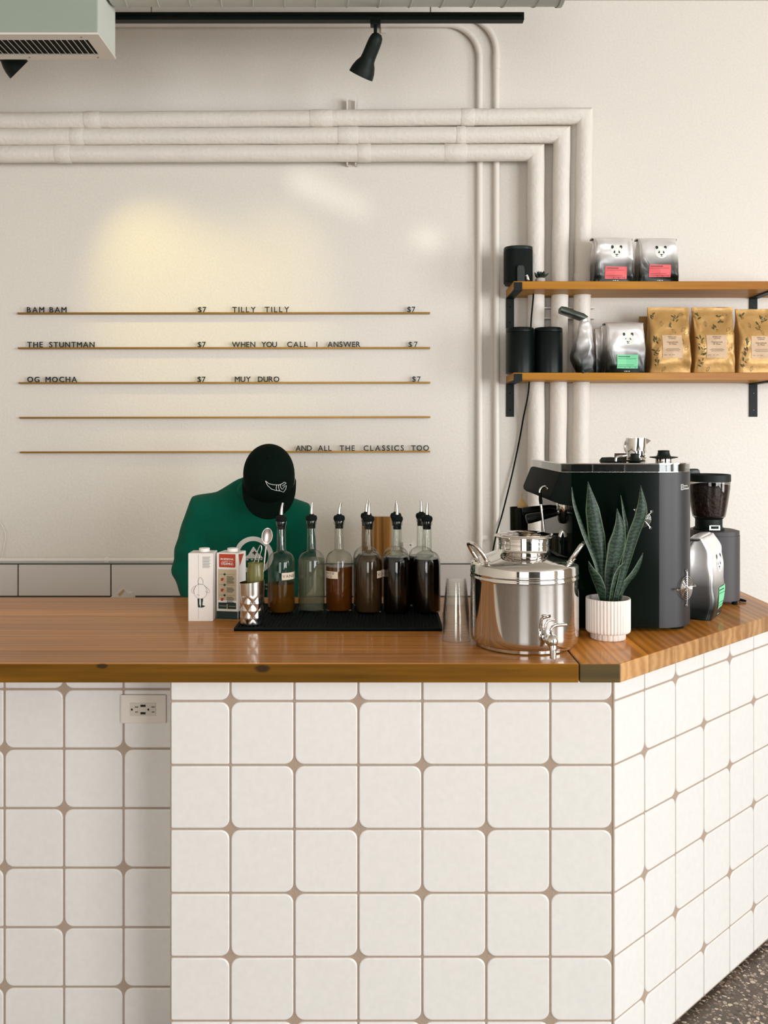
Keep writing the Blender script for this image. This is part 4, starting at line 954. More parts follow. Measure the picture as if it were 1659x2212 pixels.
for v in bm.verts:
    k = max(0, (v.co.z-.06)/.058); v.co.z += k*(v.co.x*.11)
obj('cup_shell', bm, mat('brushed_steel', (.66, .64, .61, 1), .2, 1.0), t, smooth=True, angle=60)
def spoon_at(label, base, bowl, bw):
    t = thing('spoon', label, 'spoon', base); b = Vector(bowl)-Vector(base); d = b.normalized()
    obj('handle', sweep([(0, 0, 0), b*.6, b*.88], [(.0028, .0012), (.0022, .0012), (.0026, .0014)], 10, ref=(1, 0, 0)), M['spoon'], t, smooth=True)
    bm = new(); add_ellipsoid(bm, (0, 0, 0), (bw, .0045, bw*1.5), 24)
    for v in bm.verts:
        if v.co.y < 0: v.co.y = v.co.y*.3+.0035*(1-(v.co.x/bw)**2-(v.co.z/bw/1.5)**2)
    q = Vector((0, 0, 1)).rotation_difference(d).to_matrix().to_4x4(); bmesh.ops.transform(bm, matrix=Matrix.Translation(b) @ q, verts=bm.verts)
    obj('bowl', bm, M['spoon'], t, smooth=True)
cy0 = cy
spoon_at('steel spoon standing bowl up in the faceted steel cup', (at(556, 1320, cy0).x, cy0+.012, BZ+.006), tuple(at(577, 1158, cy0+.02)), .0155)
t = thing('olive_scoop', 'olive green ribbed glass scoop standing in the faceted steel cup', 'scoop', (at(551, 1250, cy0).x, cy0+.004, zat(1262, cy0)))
prof = [(.0, -.03), (.012, -.028), (.019, -.012), (.0225, .008), (.0235, .025), (.0215, .042), (.020, .052), (.0205, .060)]
obj('ribbed_bowl', lathe(prof, 72, caps=False, fn=lambda r, z, a: r*(1+.035*math.cos(9*a))), M['olive_glass'], t, smooth=True)
obj('wire_loop', sweep(curve_pts([(-.004, 0, .058), (.004, 0, .085), (.014, 0, .108), (.018, 0, .098), (.012, 0, .078), (.008, 0, .058)], 6), .0012, 8, mitre=False), M['steel_satin'], t, smooth=True)

# stack of clear cups, rims down
p = on_top(988, 1389); cyy = p.y+.036
def cup_mesh():
    h = .098; prof = [(0, .0945), (.0215, .0945), (.0225, .092), (.0235, .0965), (.0250, h), (.0258, .0955), (.0275, .08), (.0345, .010), (.0352, .0045)]
    prof += [(.0372, .0042), (.0376, .0022), (.0372, .0), (.0356, .0)]
    return lathe(prof, 64, caps=False)
base = None
for k in range(13):
    z = TOP+.0052*k; lab = 'clear plastic cup in the middle of the upside-down nested stack beside the steel urn'
    if k == 0: lab = 'clear plastic cup lowest of the upside-down nested stack, resting on the wood'
    if k == 12: lab = 'topmost clear plastic cup of the upside-down nested stack beside the steel urn'
    if base is None: base = obj('plastic_cup', cup_mesh(), M['cup_plastic'], None, (p.x, cyy, z), smooth=True); o = base
    else: o = base.copy(); col.objects.link(o); o.location = (p.x, cyy, z)
    tag(o, lab, 'cup', 'clear plastic cups in the nested stack')

# ------------------------------------------------------------------ steel urn
UY = 2.281; UR = .1372; ux = xat(1132.5, UY)
t = thing('steel_urn', 'large polished steel drink urn with tap at the corner of the bar', 'urn', (ux, UY, TOP))
prof = [(0, .0), (.118, .0), (.124, .003), (.124, .010), (.130, .012), (.1345, .015), (.1365, .022), (UR, .034), (UR, .170), (.1378, .1725), (.1388, .1755), (.1378, .1785), (UR, .180), (UR, .183), (.1385, .186), (.1378, .189), (UR, .1905), (UR, .203), (.1355, .2085), (.131, .2125), (.120, .2185), (.100, .227), (.082, .234), (.072, .2385), (.067, .242), (.0655, .246), (.0655, .2545), (.067, .2555), (.067, .2575), (.0655, .2585), (.0655, .266), (.067, .267), (.067, .269), (.066, .270), (.066, .273)]
obj('urn_body', lathe(prof, 128, caps=False), M['steel'], t, smooth=True)
lid = obj('lid', lathe([(.066, .2725), (.0715, .273), (.0735, .2752), (.0735, .2778), (.072, .2798), (.066, .2803), (.0655, .282), (.045, .2868), (.02, .289), (0, .2895)], 96, caps=False), M['steel'], t, smooth=True)
obj('lid_clip', sweep([(.062, -.03, .280), (.066, -.027, .2835), (.066, -.02, .2835)], .0022, 8), M['chrome'], lid, smooth=True)
bm = sweep([(.0745*math.cos(a), .0745*math.sin(a), .2765) for a in [2*PI*k/72 for k in range(73)]], .0022, 8, mitre=False); obj('clamp_ring', bm, M['steel'], lid, smooth=True)
def ring_handle(ang):
    u = Vector((math.cos(ang), math.sin(ang), 0)); w = Vector((-u.y, u.x, 0)); up = Vector((0, 0, 1))
    b = u*.118+up*.219; o = (u*.55+up*.83).normalized()
    q = [b+w*.030, b+w*.033+o*.022, b+w*.026+o*.046, b+w*.010+o*.051, b-w*.010+o*.051, b-w*.026+o*.046, b-w*.033+o*.022, b-w*.030]
    h = obj('handle', sweep(curve_pts(q, 5), .0052, 12, mitre=False), M['steel'], t, smooth=True)
    for s in (-1, 1):
        v = b+w*.0305*s; bm = new(); add_ellipsoid(bm, v-up*.001, (.010, .010, .004), 16, rot=None); obj('handle_mount', bm, M['steel'], h, smooth=True)
ring_handle(PI+.32); ring_handle(-.32+.0)
# tap
ta = math.atan2(-1.0, .235); u = Vector((math.cos(ta), math.sin(ta), 0)); w = Vector((-u.y, u.x, 0)); up = Vector((0, 0, 1))
tap = obj('tap', sweep([u*(UR-.003)+up*.046, u*(UR+.005)+up*.046, u*(UR+.0055)+up*.046, u*(UR+.02)+up*.046, u*(UR+.021)+up*.046, u*(UR+.027)+up*.046], [.0175, .0175, .0105, .0105, .013, .013], 28), M['steel'], t, smooth=True)
bm = new(); c = u*(UR+.036)+up*.046; add_ellipsoid(bm, c, (.014, .014, .016), 24)
add_sweep(bm, [c-up*.004, c-up*.016+u*.004, c-up*.026+u*.005, c-up*.040+u*.005], [.011, .0085, .0078, .0078], 20); obj('tap_nozzle', bm, M['steel'], tap, smooth=True)
obj('tap_lever', sweep(curve_pts([c+up*.010, c+up*.028-w*.002, c+up*.036+w*.006, c+up*.0375+w*.022, c+up*.0375+w*.036], 5), .0042, 12, mitre=False), M['steel'], tap, smooth=True)
c2 = c-u*.016-w*.010; obj('tap_lock', sweep(curve_pts([c2+up*.010, c2+up*.032, c2+up*.045+w*.006, c2+up*.047+w*.022], 5), .0032, 12, mitre=False), M['steel'], tap, smooth=True)

# ------------------------------------------------------------------ snake plant in the fluted pot
PYc = 2.343; PXc = xat(1313.5, PYc)
t = thing('snake_plant', 'snake plant in a fluted white pot beside the steel urn', 'plant', (PXc, PYc, TOP))
PR_ = .0578; nf = 40
def flute(r, z, a): return r-(.0022*(abs(math.sin(a*nf/2))**1.0-.6) if z > .004 else 0)
prof = [(.0, .0), (.042, .0), (.0445, .001), (.0455, .003), (.0455, .017), (.0465, .0185), (.052, .0185), (.055, .019), (.0572, .022), (PR_, .026), (PR_, .104), (.0572, .107)]
bm = lathe(prof, 320, caps=False, fn=lambda r, z, a: r if z > .1055 or r < .04 else (r-.0020*(1-abs(math.sin(a*nf/2)))**1.2*1.3 if z > .018 else r-.0016*(1-abs(math.sin(a*nf/4)))**1.2))
pot = obj('pot', bm, M['ceramic'], t, smooth=True, angle=80)
obj('pot_lining', lathe([(.0572, .107), (.0535, .107), (.052, .1), (.051, .06)], 96, caps=False), M['ceramic'], pot, smooth=True)
obj('soil', lathe([(.0525, .088), (.03, .0895), (0, .091)], 48, caps=False), M['soil'], t, smooth=True)
leaf_m = bpy.data.materials.new('snake_leaf'); leaf_m.use_nodes = True; k = NT(leaf_m)
tc = k.new('ShaderNodeTexCoord'); wv = k.new('ShaderNodeTexWave', wave_type='BANDS', bands_direction='Z'); wv.inputs['Scale'].default_value = 30; wv.inputs['Distortion'].default_value = 9; wv.inputs['Detail'].default_value = 3; wv.inputs['Detail Scale'].default_value = 2.5
k.link(tc.outputs['Object'], wv.inputs['Vector']); rp = k.new('ShaderNodeValToRGB'); e = rp.color_ramp.elements; e[0].color = rgb(10, 30, 19); e[0].position = .3; e[1].color = rgb(40, 66, 46); e[1].position = .95
k.link(wv.outputs['Fac'], rp.inputs['Fac']); k.link(rp.outputs[0], k.b.inputs['Base Color']); k.b.inputs['Roughness'].default_value = .42; k.b.inputs['Specular IOR Level'].default_value = .3
edge_m = mat('leaf_edge', rgb(84, 100, 70), .5)
def leaf(pts, ws, twist, yoff):
    """pts: photo points from base to tip; ws: half width; twist: facing angle; yoff: depth of each point"""
    P = [at(px, py, PYc+yo)-Vector((PXc, PYc, TOP)) for (px, py), yo in zip(pts, yoff)]
    C_ = curve_pts(P, 7); n = len(C_); bm = new(); rows_ = []
    for i, c in enumerate(C_):
        f = i/(n-1)*(len(ws)-1); a = min(int(f), len(ws)-2); w = (ws[a]+(ws[a+1]-ws[a])*(f-a))
        tw = twist[0]+(twist[1]-twist[0])*i/(n-1)
        tan = (C_[min(i+1, n-1)]-C_[max(i-1, 0)]).normalized(); s = Vector((math.cos(tw), math.sin(tw), 0)); s = (s-tan*s.dot(tan)).normalized(); nn = tan.cross(s)
        rows_.append([bm.verts.new(c+s*w*u+nn*(abs(u)**1.5*w*.38+(-.0007 if side else .0007)*(1-abs(u)**4)*1.2)) for side in (0, 1) for u in ((-1, -.86, -.45, 0, .45, .86, 1) if side == 0 else (.86, .45, 0, -.45, -.86))])
    for a, b in zip(rows_, rows_[1:]):
        for i in range(12):
            j = (i+1) % 12; f = bm.faces.new((a[i], a[j], b[j], b[i])); f.material_index = 1 if i in (0, 5, 6, 11) else 0
    bm.faces.new(rows_[0][::-1]); bm.faces.new(rows_[-1])
    return obj('leaf', bm, [leaf_m, edge_m], t, smooth=True, angle=70)
leaf([(1308, 1300), (1292, 1225), (1264, 1150), (1243, 1090), (1235, 1052)], [.006, .010, .0125, .0095, .0006], (.9, 1.0), [-.01, -.01, -.012, -.014, -.014])
leaf([(1306, 1300), (1300, 1230), (1290, 1160), (1281, 1100), (1270, 1040)], [.008, .014, .0225, .0185, .0006], (-.25, .1), [.0, .0, .0, .005, .008])
leaf([(1316, 1300), (1322, 1240), (1336, 1180), (1341, 1140), (1333, 1098)], [.009, .018, .026, .017, .0006], (.2, .35), [-.005, -.01, -.012, -.012, -.01])
leaf([(1324, 1300), (1340, 1220), (1355, 1150), (1350, 1110), (1341, 1070)], [.007, .011, .011, .0085, .0006], (1.0, .8), [.012, .014, .016, .016, .016])
leaf([(1330, 1300), (1352, 1225), (1370, 1160), (1388, 1105), (1384, 1048)], [.008, .013, .017, .0165, .0006], (.45, .05), [.005, .006, .004, .0, .0])
leaf([(1334, 1300), (1352, 1265), (1372, 1240), (1384, 1215), (1389, 1194)], [.007, .012, .013, .009, .0006], (.5, .7), [.012, .016, .02, .02, .02])
leaf([(1302, 1300), (1298, 1275), (1288, 1250), (1278, 1232), (1271, 1212)], [.006, .013, .013, .008, .0006], (-.3, -.5), [-.012, -.02, -.024, -.026, -.028])
leaf([(1319, 1300), (1326, 1270), (1333, 1245), (1340, 1228), (1350, 1213)], [.006, .011, .012, .008, .0006], (1.0, .8), [-.02, -.026, -.026, -.026, -.024])
leaf([(1338, 1302), (1341, 1290), (1345, 1280), (1348, 1270)], [.004, .006, .005, .0005], (.4, .4), [-.022, -.026, -.028, -.028])
# ------------------------------------------------------------------ espresso machine
MY0, MY1 = 2.419, 2.90; CR_ = .118; MXB = .865          # side plane, far side, corner radius, back face
mz = TOP; mt_z = zat(1020.5, MY0)
t = thing('espresso_machine', 'large black espresso machine standing side-on on the corner of the bar', 'coffee machine', (MXB-CR_, MY0, TOP))
ox, oy = MXB-CR_, MY0
X = lambda px, Y=MY0: xat(px, Y)-ox
Zp = lambda py, Y=MY0: zat(py, Y)-TOP
def outline(front, n=14, inset=0.0):
    """plan of the housing: straight side, rounded back corners"""
    p = [(front, inset)]
    for i in range(n+1): a = -PI/2+PI/2*i/n; p.append(((CR_-inset)*math.cos(a), CR_+(CR_-inset)*math.sin(a)))
    D = MY1-MY0
    for i in range(n+1): a = PI/2*i/n; p.append(((CR_-inset)*math.cos(a), D-CR_+(CR_-inset)*math.sin(a)))
    p.append((front, D-inset)); return p
zt = mt_z-TOP
fx = X(1236)
bm = prism(outline(fx), .010, zt, 'Z')
for f in bm.faces:
    f.normal_update(); c = f.calc_center_median()
    if c.x > .004 and abs(f.normal.z) < .5: f.material_index = 1
body = obj('housing', bm, (M['machine'], M['machine_back']), t, smooth=True)
# jutting head above the groups and the drip-tray base in front
hp = [(fx+.002, zt), (X(1211), zt-.001), (X(1208), zt-.006), (X(1189.5), Zp(1071)), (X(1190.5), Zp(1079)), (X(1196), Zp(1084)), (X(1212), Zp(1090)), (fx+.002, Zp(1094))]
obj('head', bevel(prism(hp, .002, MY1-MY0-.002, 'Y'), .003, 2), M['machine_matte'], t, smooth=True)
bp = [(fx+.002, .012), (X(1196), .012), (X(1190), .025), (X(1190), .115), (X(1196), .122), (fx+.002, .122)]
base = obj('drip_tray_base', bevel(prism(bp, .002, MY1-MY0-.002, 'Y'), .003, 2), M['machine_matte'], t, smooth=True)
obj('drip_grid', box(X(1197), fx-.002, .02, MY1-MY0-.02, .1222, .125, .001, 1), M['steel_satin'], base)
for x, y in ((.06, .06), (.06, MY1-MY0-.06), (X(1215), .05), (X(1215), MY1-MY0-.05)): obj('foot', lathe([(.024, 0), (.026, .004), (.022, .0120)], 24), M['black_rubber'], t, (x, y, 0))
# glossy gallery with a polished rim and the cup tray
def shell(front, z0, z1, inset, th):
    o_, i_ = outline(front, inset=inset), outline(front+th, inset=inset+th); bm = new()
    L = [[bm.verts.new((p[0], p[1], z)) for p in pl] for pl, z in ((o_, z0), (o_, z1), (i_, z1), (i_, z0))]; n = len(o_)
    for a, b in zip(L, L[1:]+L[:1]):
        for i in range(n): j = (i+1) % n; bm.faces.new((a[i], a[j], b[j], b[i]))
    return bm
zr = Zp(1001.5)
obj('cup_tray', prism(outline(X(1216), inset=.006), zt, zt+.0015, 'Z'), M['steel_satin'], t)
obj('gallery', shell(X(1212), zt+.0005, zr-.0022, .001, .003), M['acrylic'], t, smooth=True)
obj('gallery_core', prism(outline(X(1236), inset=.012), zt+.0016, zr-.003, 'Z'), M['black_gloss'], t, smooth=True)
top = obj('top_plate', bevel(prism(outline(X(1210.5), inset=-.001), zr-.0022, zr+.001, 'Z'), .0007, 1), M['steel'], t, smooth=True)
for px in (1282, 1351): obj('gallery_post', box(X(px)-.002, X(px)+.002, .0015, .006, zt+.001, zr-.002), M['chrome'], top)
# finger guards
def guard(parent, c, u, v, r):
    u, v = Vector(u).normalized(), Vector(v).normalized(); n = u.cross(v).normalized(); c = Vector(c); bm = new()
    P = lambda a, q, o=.004: c+(u*math.cos(a)+v*math.sin(a))*q+n*o
    for q in (.25, .42, .59, .76, .93): add_sweep(bm, [P(2*PI*i/36, r*q) for i in range(37)], .0011, 6, mitre=False)
    for k_ in range(4):
        a = PI/2*k_+.0; add_sweep(bm, [P(a, r*.1, .005), P(a, r*1.22, .005), P(a, r*1.36, .003)], .0016, 8)
        for o, q in ((.0005, .0038), (.003, .003)): add_sweep(bm, [P(a, r*1.4, o), P(a, r*1.4, o+.003)], q, 14)
    add_sweep(bm, [P(0, 0, .003), P(0, 0, .0055)], r*.2, 16)
    return obj('fan_guard', bm, M['chrome'], parent, smooth=True)
ph = math.radians(44); sn, cs = math.sin(ph), math.cos(ph)
guard(t, (CR_*sn, CR_-CR_*cs, Zp(1270, MY0+.03)), (cs, sn, 0), (0, 0, 1), .034)
g2 = guard(t, (X(1388), 0, Zp(1121)), (math.cos(.7), 0, math.sin(.7)), (-math.sin(.7), 0, math.cos(.7)), .023)
# lettering round the back corner
tree = bvh_of(body); ph = math.radians(46); sn, cs = math.sin(ph), math.cos(ph)
bm = new(); zc = Zp(1052, MY0+.03)
flat_rect(bm, -.0255, -.0145, -.0075, -.0065, 4, 1); flat_rect(bm, -.0255, -.0145, .0065, .0075, 4, 1); flat_rect(bm, -.0255, -.0245, -.0065, .0065); flat_rect(bm, -.0155, -.0145, -.0065, .0065)
flat_stroke(bm, [(-.0225, -.005), (-.0225, .005), (-.0178, -.005), (-.0178, .005)], .0012)
text_into(bm, 'nuova', -.0115, .0012, .0058, .14); text_into(bm, 'Simonelli', -.0115, -.0068, .0062, .14)
obj('maker_lettering', lay(bm, tree, (CR_*sn, CR_-CR_*cs, zc), (cs, sn, 0), (0, 0, 1), .0006, .05), M['white_print'], body)
# groups, portafilters, steam wand
for i, (Yg, px0, py0, px1, py1) in enumerate(((2.55, 1138, 1121.5, 1204, 1107), (2.75, 1129, 1106, 1191, 1096.5))):
    a, b = at(px0, py0, Yg)-Vector((ox, oy, TOP)), at(px1, py1, Yg)-Vector((ox, oy, TOP)); gx = b.x+.035
    grp = obj('group_head', lathe([(.036, 0), (.038, .004), (.038, .03), (.03, .045), (.03, .075)], 36), M['chrome'], t, (gx, Yg-oy, b.z+.004), smooth=True)
    pf = obj('portafilter', lathe([(.012, -.034), (.030, -.030), (.034, -.02), (.034, .0035), (.0, .0035)], 36, caps=False), M['black_gloss'], t, (gx, Yg-oy, b.z), smooth=True)
    d = b-a
    off = Vector((gx, Yg-oy, b.z))
    obj('handle', sweep([a-d*.02-off, a-off, a+d*.12-off, a+d*.6-off, a+d*.97-off], [.010, .0135, .0142, .0118, .0095], 24), M['black_gloss'], pf, smooth=True)
    obj('neck', sweep([a+d*.96-off, b+d*.06-off, b+Vector((.006, 0, -.002))-off], [.0098, .0085, .008], 16), M['chrome'], pf, smooth=True)
    obj('twin_spout', sweep([(-.004, 0, -.03), (-.008, 0, -.048), (-.022, 0, -.056), (-.026, 0, -.07)], .007, 12), M['chrome'], pf, smooth=True)
SY = 2.50; Q = lambda px, py, Y=SY: at(px, py, Y)-Vector((ox, oy, TOP))
st = obj('steam_wand', sweep(curve_pts([Q(1204, 1040), Q(1194, 1050), Q(1185, 1058.5), Q(1182, 1053), Q(1176, 1051), Q(1169, 1055), Q(1166, 1064), Q(1168, 1085), Q(1171, 1108), Q(1175.5, 1150), Q(1177, 1175)], 5), .0034, 12, mitre=False), M['chrome'], t, smooth=True)
obj('wand_grip', sweep([Q(1166.3, 1064), Q(1167, 1072), Q(1167.6, 1080), Q(1168.6, 1089)], [.0052, .0046, .0052, .0046], 14), M['black_rubber'], st, smooth=True)
# things on and round the machine
ztop = zr+.001+TOP
def tray_lid(label, px, Y, r, base):
    t = thing('lid', label, 'lid', (xat(px, Y), Y, ztop+.0002))
    z = .0
    if base: obj('steel_ring', lathe([(r*.56, 0), (r*.58, .001), (r*.58, .0075), (r*.5, .0085)], 32), M['steel'], t, smooth=True); z = .008
    obj('brim', lathe([(r*.5, z), (r*.98, z+.0035), (r, z+.0055), (r*.9, z+.0065), (r*.55, z+.0075), (0, z+.008)], 40, caps=False), M['black'], t, smooth=True)
    obj('knob', lathe([(r*.52, z+.0075), (r*.46, z+.011), (r*.40, z+.020), (r*.42, z+.0225), (r*.38, z+.0245), (0, z+.025)], 32, caps=False), M['black'], t, smooth=True)
tray_lid('black brimmed lid on the machine top in front of the steel pitcher', 1371, 2.50, .0285, False)
tray_lid('black brimmed lid on a steel ring at the back of the machine top', 1433.5, 2.56, .040, True)
t = thing('milk_pitcher', 'small faceted steel milk pitcher standing on top of the espresso machine', 'pitcher', (xat(1374, 2.62), 2.62, ztop+.0002)); R = .0292
bm = lathe([(0, 0), (R*.96, 0), (R, .002)]+[(R, .003+.0015*i) for i in range(20)]+[(R, .05), (R, .0675), (R-.0012, .0675), (R-.0014, .01), (0, .008)], 128, caps=False,
    fn=lambda r, z, a: r-(.0034*(1-min(abs(((a*8/(2*PI)+z/.02) % 1)-.5)*2, abs(((a*8/(2*PI)-z/.02) % 1)-.5)*2))*min(1, max(0, (z-.002)/.006))*min(1, max(0, (.034-z)/.006)) if r > .027 and r > R-.0005 else 0))
obj('pitcher_shell', bm, M['steel'], t, smooth=True, angle=24)
bm = new(); tip = Vector((.044, 0, .060)); ra = [bm.verts.new((R*.98*math.cos(a), R*.98*math.sin(a), .0675)) for a in (-.55, 0, .55)]; lo = bm.verts.new((R*.995, 0, .048)); tp = bm.verts.new(tip)
bm.faces.new((ra[0], lo, tp)); bm.faces.new((lo, ra[2], tp)); bm.faces.new((ra[0], tp, ra[2], ra[1])); bm.faces.new((ra[0], ra[1], lo)); bm.faces.new((ra[1], ra[2], lo))
obj('pour_lip', bm, M['steel'], t)
obj('handle', sweep(curve_pts([(-R*.3, R*.92, .058), (-R*.6, R*1.5, .058), (-R*.7, R*1.6, .035), (-R*.35, R*.95, .014)], 5), (.0035, .0035) and .0032, 10, mitre=False), M['steel'], t, smooth=True)
tag(obj('small_box', box(-.017, .017, -.02, .02, 0, .021, .001, 1), mat('dark_brown_card', rgb(56, 44, 36), .6), None, (xat(1343, 2.68), 2.68, ztop+.0003)), 'small dark brown box beside the steel pitcher on the machine', 'box')
bm = prism([(-.026, 0), (-.018, .0105), (.010, .0115), (.026, .009), (.026, 0)], -.035, .035, 'Y'); bevel(bm, .0015, 1)
tag(obj('folded_cloth', bm, mat('black_cloth', rgb(28, 30, 28), .9), None, (xat(1319, 2.60), 2.60, ztop+.0003)), 'folded black cloth lying on top of the espresso machine', 'cloth')
tag(obj('steel_clip', sweep(curve_pts([(0, 0, .0035), (.002, 0, .014), (.010, 0, .018), (.022, 0, .0185), (.030, .004, .0195)], 5), (.0034), 10, mitre=False), M['steel_satin'], None, (xat(1330, 2.47), 2.47, ztop+.0003), smooth=True), 'bent steel clip at the front edge of the machine top', 'clip')
t = thing('jug', 'dark smoked jug standing on the drip tray under the portafilters', 'jug', (xat(1207, 2.58), 2.58, TOP+.1252))
obj('jug_body', lathe([(0, 0), (.026, 0), (.028, .003), (.0285, .06), (.031, .118), (.0315, .122), (.0295, .122), (.027, .06), (.0, .006)], 40, caps=False), mat('smoked_black', rgb(26, 32, 28), .2), t, smooth=True)
obj('handle', sweep(curve_pts([(-.004, -.030, .105), (-.006, -.052, .1), (-.006, -.052, .05), (-.004, -.028, .03)], 5), .004, 10, mitre=False), mat('smoked_handle', rgb(26, 32, 28), .2), t, smooth=True)
t = thing('tall_cup', 'tall black steel cup behind the urn holding a pale wooden scoop', 'cup', (xat(1121, 2.80), 2.80, TOP))
hh = zat(1095.5, 2.80)-TOP
obj('cup_shell', lathe([(0, 0), (.024, 0), (.0255, .003), (.0285, hh-.004), (.0292, hh-.001), (.0285, hh), (.027, hh-.002), (.0245, .01), (0, .008)], 48, caps=False), mat('black_steel', rgb(30, 38, 34), .22, .6), t, smooth=True)
t = thing('wooden_scoop', 'pale wooden scoop standing in the tall black cup', 'scoop', (xat(1129, 2.79), 2.79, zat(1110, 2.79)))
S = lambda px, py: at(px, py, 2.79)-Vector((xat(1129, 2.79), 2.79, zat(1110, 2.79)))
bm = prism([(S(*p).x, S(*p).z) for p in ((1118, 1112), (1118, 1092), (1121, 1082), (1125, 1076.5), (1129, 1077.5), (1140.5, 1092), (1139, 1112))], -.006, .006, 'Y'); bevel(bm, .002, 2)
obj('scoop_bowl', bm, M['straw'], t, smooth=True)
obj('handle', sweep([S(1126.5, 1079), S(1127, 1072), S(1128.2, 1064.5)], .0015, 8), M['straw'], t, smooth=True)

# ------------------------------------------------------------------ grinder and the bag in front of it
GY = 2.875; gx = xat(1541, GY); zb = TOP
t = thing('coffee_grinder', 'dark coffee grinder with a hopper full of beans behind the espresso machine', 'grinder', (gx, GY, TOP))
gz = lambda py, Y=GY: zat(py, Y)-TOP
hb = gz(1144)
R = .0735
obj('grinder_body', bevel(prism(rrect(2*R, .17, .066, 14), .012, hb-.014, 'Z'), .002, 1), M['grinder'], t, smooth=True)
cap_ = obj('body_cap', bevel(prism(rrect(2*R-.002, .168, .065, 14), hb-.0135, hb, 'Z'), .003, 2), M['grinder'], t, smooth=True)
for x, y in ((.045, -.06), (-.045, -.06), (.045, .06), (-.045, .06)): obj('foot', lathe([(.009, 0), (.009, .0122)], 16), M['black_rubber'], t, (x, y, 0))
hx = xat(1531, GY)-gx
cz0, cz1 = hb, gz(1118)
obj('hopper_collar', lathe([(.048, 0), (.048, .006), (.042, .010), (.042, cz1-cz0-.004), (.046, cz1-cz0)], 40), M['black'], t, (hx, 0, cz0), smooth=True)
hh = gz(1040)-cz1; hr = .0655
hop = [(.0455, 0), (.050, .003), (.0535, .018), (.058, .045), (.0625, .075), (.065, .095), (hr, hh)]
h_ = obj('hopper', lathe(hop, 64, caps=False), M['hopper_glass'], t, (hx, 0, cz1+.0005), smooth=True)
obj('coffee_beans', lathe([(0, .004)]+[(r-.002, z+.004) for r, z in hop[:-1]]+[(hr-.003, hh-.012), (.03, hh-.006), (0, hh-.004)], 64, caps=False), M['bean'], t, (hx, 0, cz1+.0005), smooth=True)
obj('hopper_lid', lathe([(hr+.0005, 0), (hr+.002, .001), (hr+.002, gz(1025.5)-gz(1040)), (hr, gz(1024)-gz(1040)), (hr-.004, gz(1024)-gz(1040)), (hr-.006, gz(1024)-gz(1040)-.004), (0, gz(1024)-gz(1040)-.005)], 64, caps=False), M['black'], t, (hx, 0, cz1+hh), smooth=True)
obj('lid_knob', bevel(prism([(-.034, 0), (-.030, .020), (.018, .0205), (.024, .016), (.028, 0)], -.014, .014, 'Y'), .002, 2), M['black_gloss'], t, (xat(1492, GY)-gx, 0, gz(1026)), smooth=True)
bm = new(); fr = prism([(-.0165, -.007), (.0165, -.007), (.0165, .007), (-.0165, .007)], 0, .004, 'Y'); 
bm = box(-.0165, .0165, -.003, .0, .004, .0075, .0008); add_box(bm, -.0165, .0165, -.003, 0, -.0075, -.004); add_box(bm, -.0165, -.0125, -.003, 0, -.004, .004); add_box(bm, .0125, .0165, -.003, 0, -.004, .004)
obj('slide_latch', bm, M['steel_satin'], t, (xat(1544, GY-.09)-gx, -.088, gz(1140, GY-.09)))
obj('power_cord', sweep(curve_pts([(.055, .02, .018), (.072, -.01, .010), (.092, -.03, .005), (.082, -.012, .004), (.09, .03, .004)], 6), .0032, 8, mitre=False), M['black_rubber'], t, smooth=True)
a = on_top(1533, 1344); b = on_top(1563, 1319)
mid = (a+b)/2; dr_ = (b-a); ang = math.atan2(dr_.y, dr_.x)
bw = .172; nrm = Vector((dr_.y, -dr_.x, 0)).normalized(); d_ = dr_.normalized()
loc = a+d_*(bw*.5+.012)-nrm*.036
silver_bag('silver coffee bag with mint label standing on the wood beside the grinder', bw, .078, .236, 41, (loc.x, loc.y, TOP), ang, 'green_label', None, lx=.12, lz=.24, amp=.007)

# ------------------------------------------------------------------ along the back wall
Yc_ = 3.93
t = thing('cutting_board', 'wooden cutting board leaning on the wall behind the bottles', 'board', (xat(813, Yc_), Yc_, .755))
w_ = 63*Yc_/F/2; h_ = zat(1116, Yc_)-.755
o = obj('board_slab', bevel(prism(rrect(2*w_, .022, .004, 3), .0, h_, 'Z'), .002, 1), M['board'], t)
obj('side_edge', box(w_+.0003, w_+.004, -.009, .009, .002, h_-.002), mat('pale_board_edge', rgb(206, 170, 112), .6), t)
bm = new()
p = at(881, 1183, BACK); t = thing('wall_box', 'small white junction box with a screw low on the wall behind the bottles', 'junction box', (p.x, BACK, p.z))
obj('box_cover', box(-.024, .024, -.02, -.0005, -.03, .026, .004), M['white_plastic'], t); obj('screw', lathe([(.004, 0), (.003, .002)], 12), M['steel_satin'], t, (.012, -.02, .014)).rotation_euler = (PI/2, 0, 0)
yy = BACK-.013; z = zat(1209, yy)
t = thing('raceway_pipe', 'thin white horizontal pipe along the top of the grey tile strip', 'pipe', (0, yy, z))
obj('tube', sweep([(-2.6, 0, 0), (xat(650, yy), 0, 0)], .0095, 16), M['white_plastic'], t, smooth=True)
obj('coupling', sweep([(xat(227, yy), 0, 0), (xat(235, yy), 0, 0)], .0135, 16), M['white_plastic'], t, smooth=True)
q = [at(-30, 1118, yy), at(-6, 1124, yy), at(7, 1140, yy), at(12, 1160, yy), at(6, 1195, yy), at(0, 1214, yy), at(-10, 1225, yy-.002)]
tag(obj('white_cable', sweep(curve_pts(q, 8), .0022, 8, mitre=False), M['white_plastic'], smooth=True), 'thin white cable hanging in a loop on the wall by the photo edge', 'cable')
Yp = 3.62; p = at(265, 1290, Yp)
t = thing('paper_packet', 'torn paper packet peeking up behind the rear edge of the countertop', 'packet', (p.x, Yp, .755))
zz = lambda px, py: (xat(px, Yp)-p.x, zat(py, Yp)-.755)
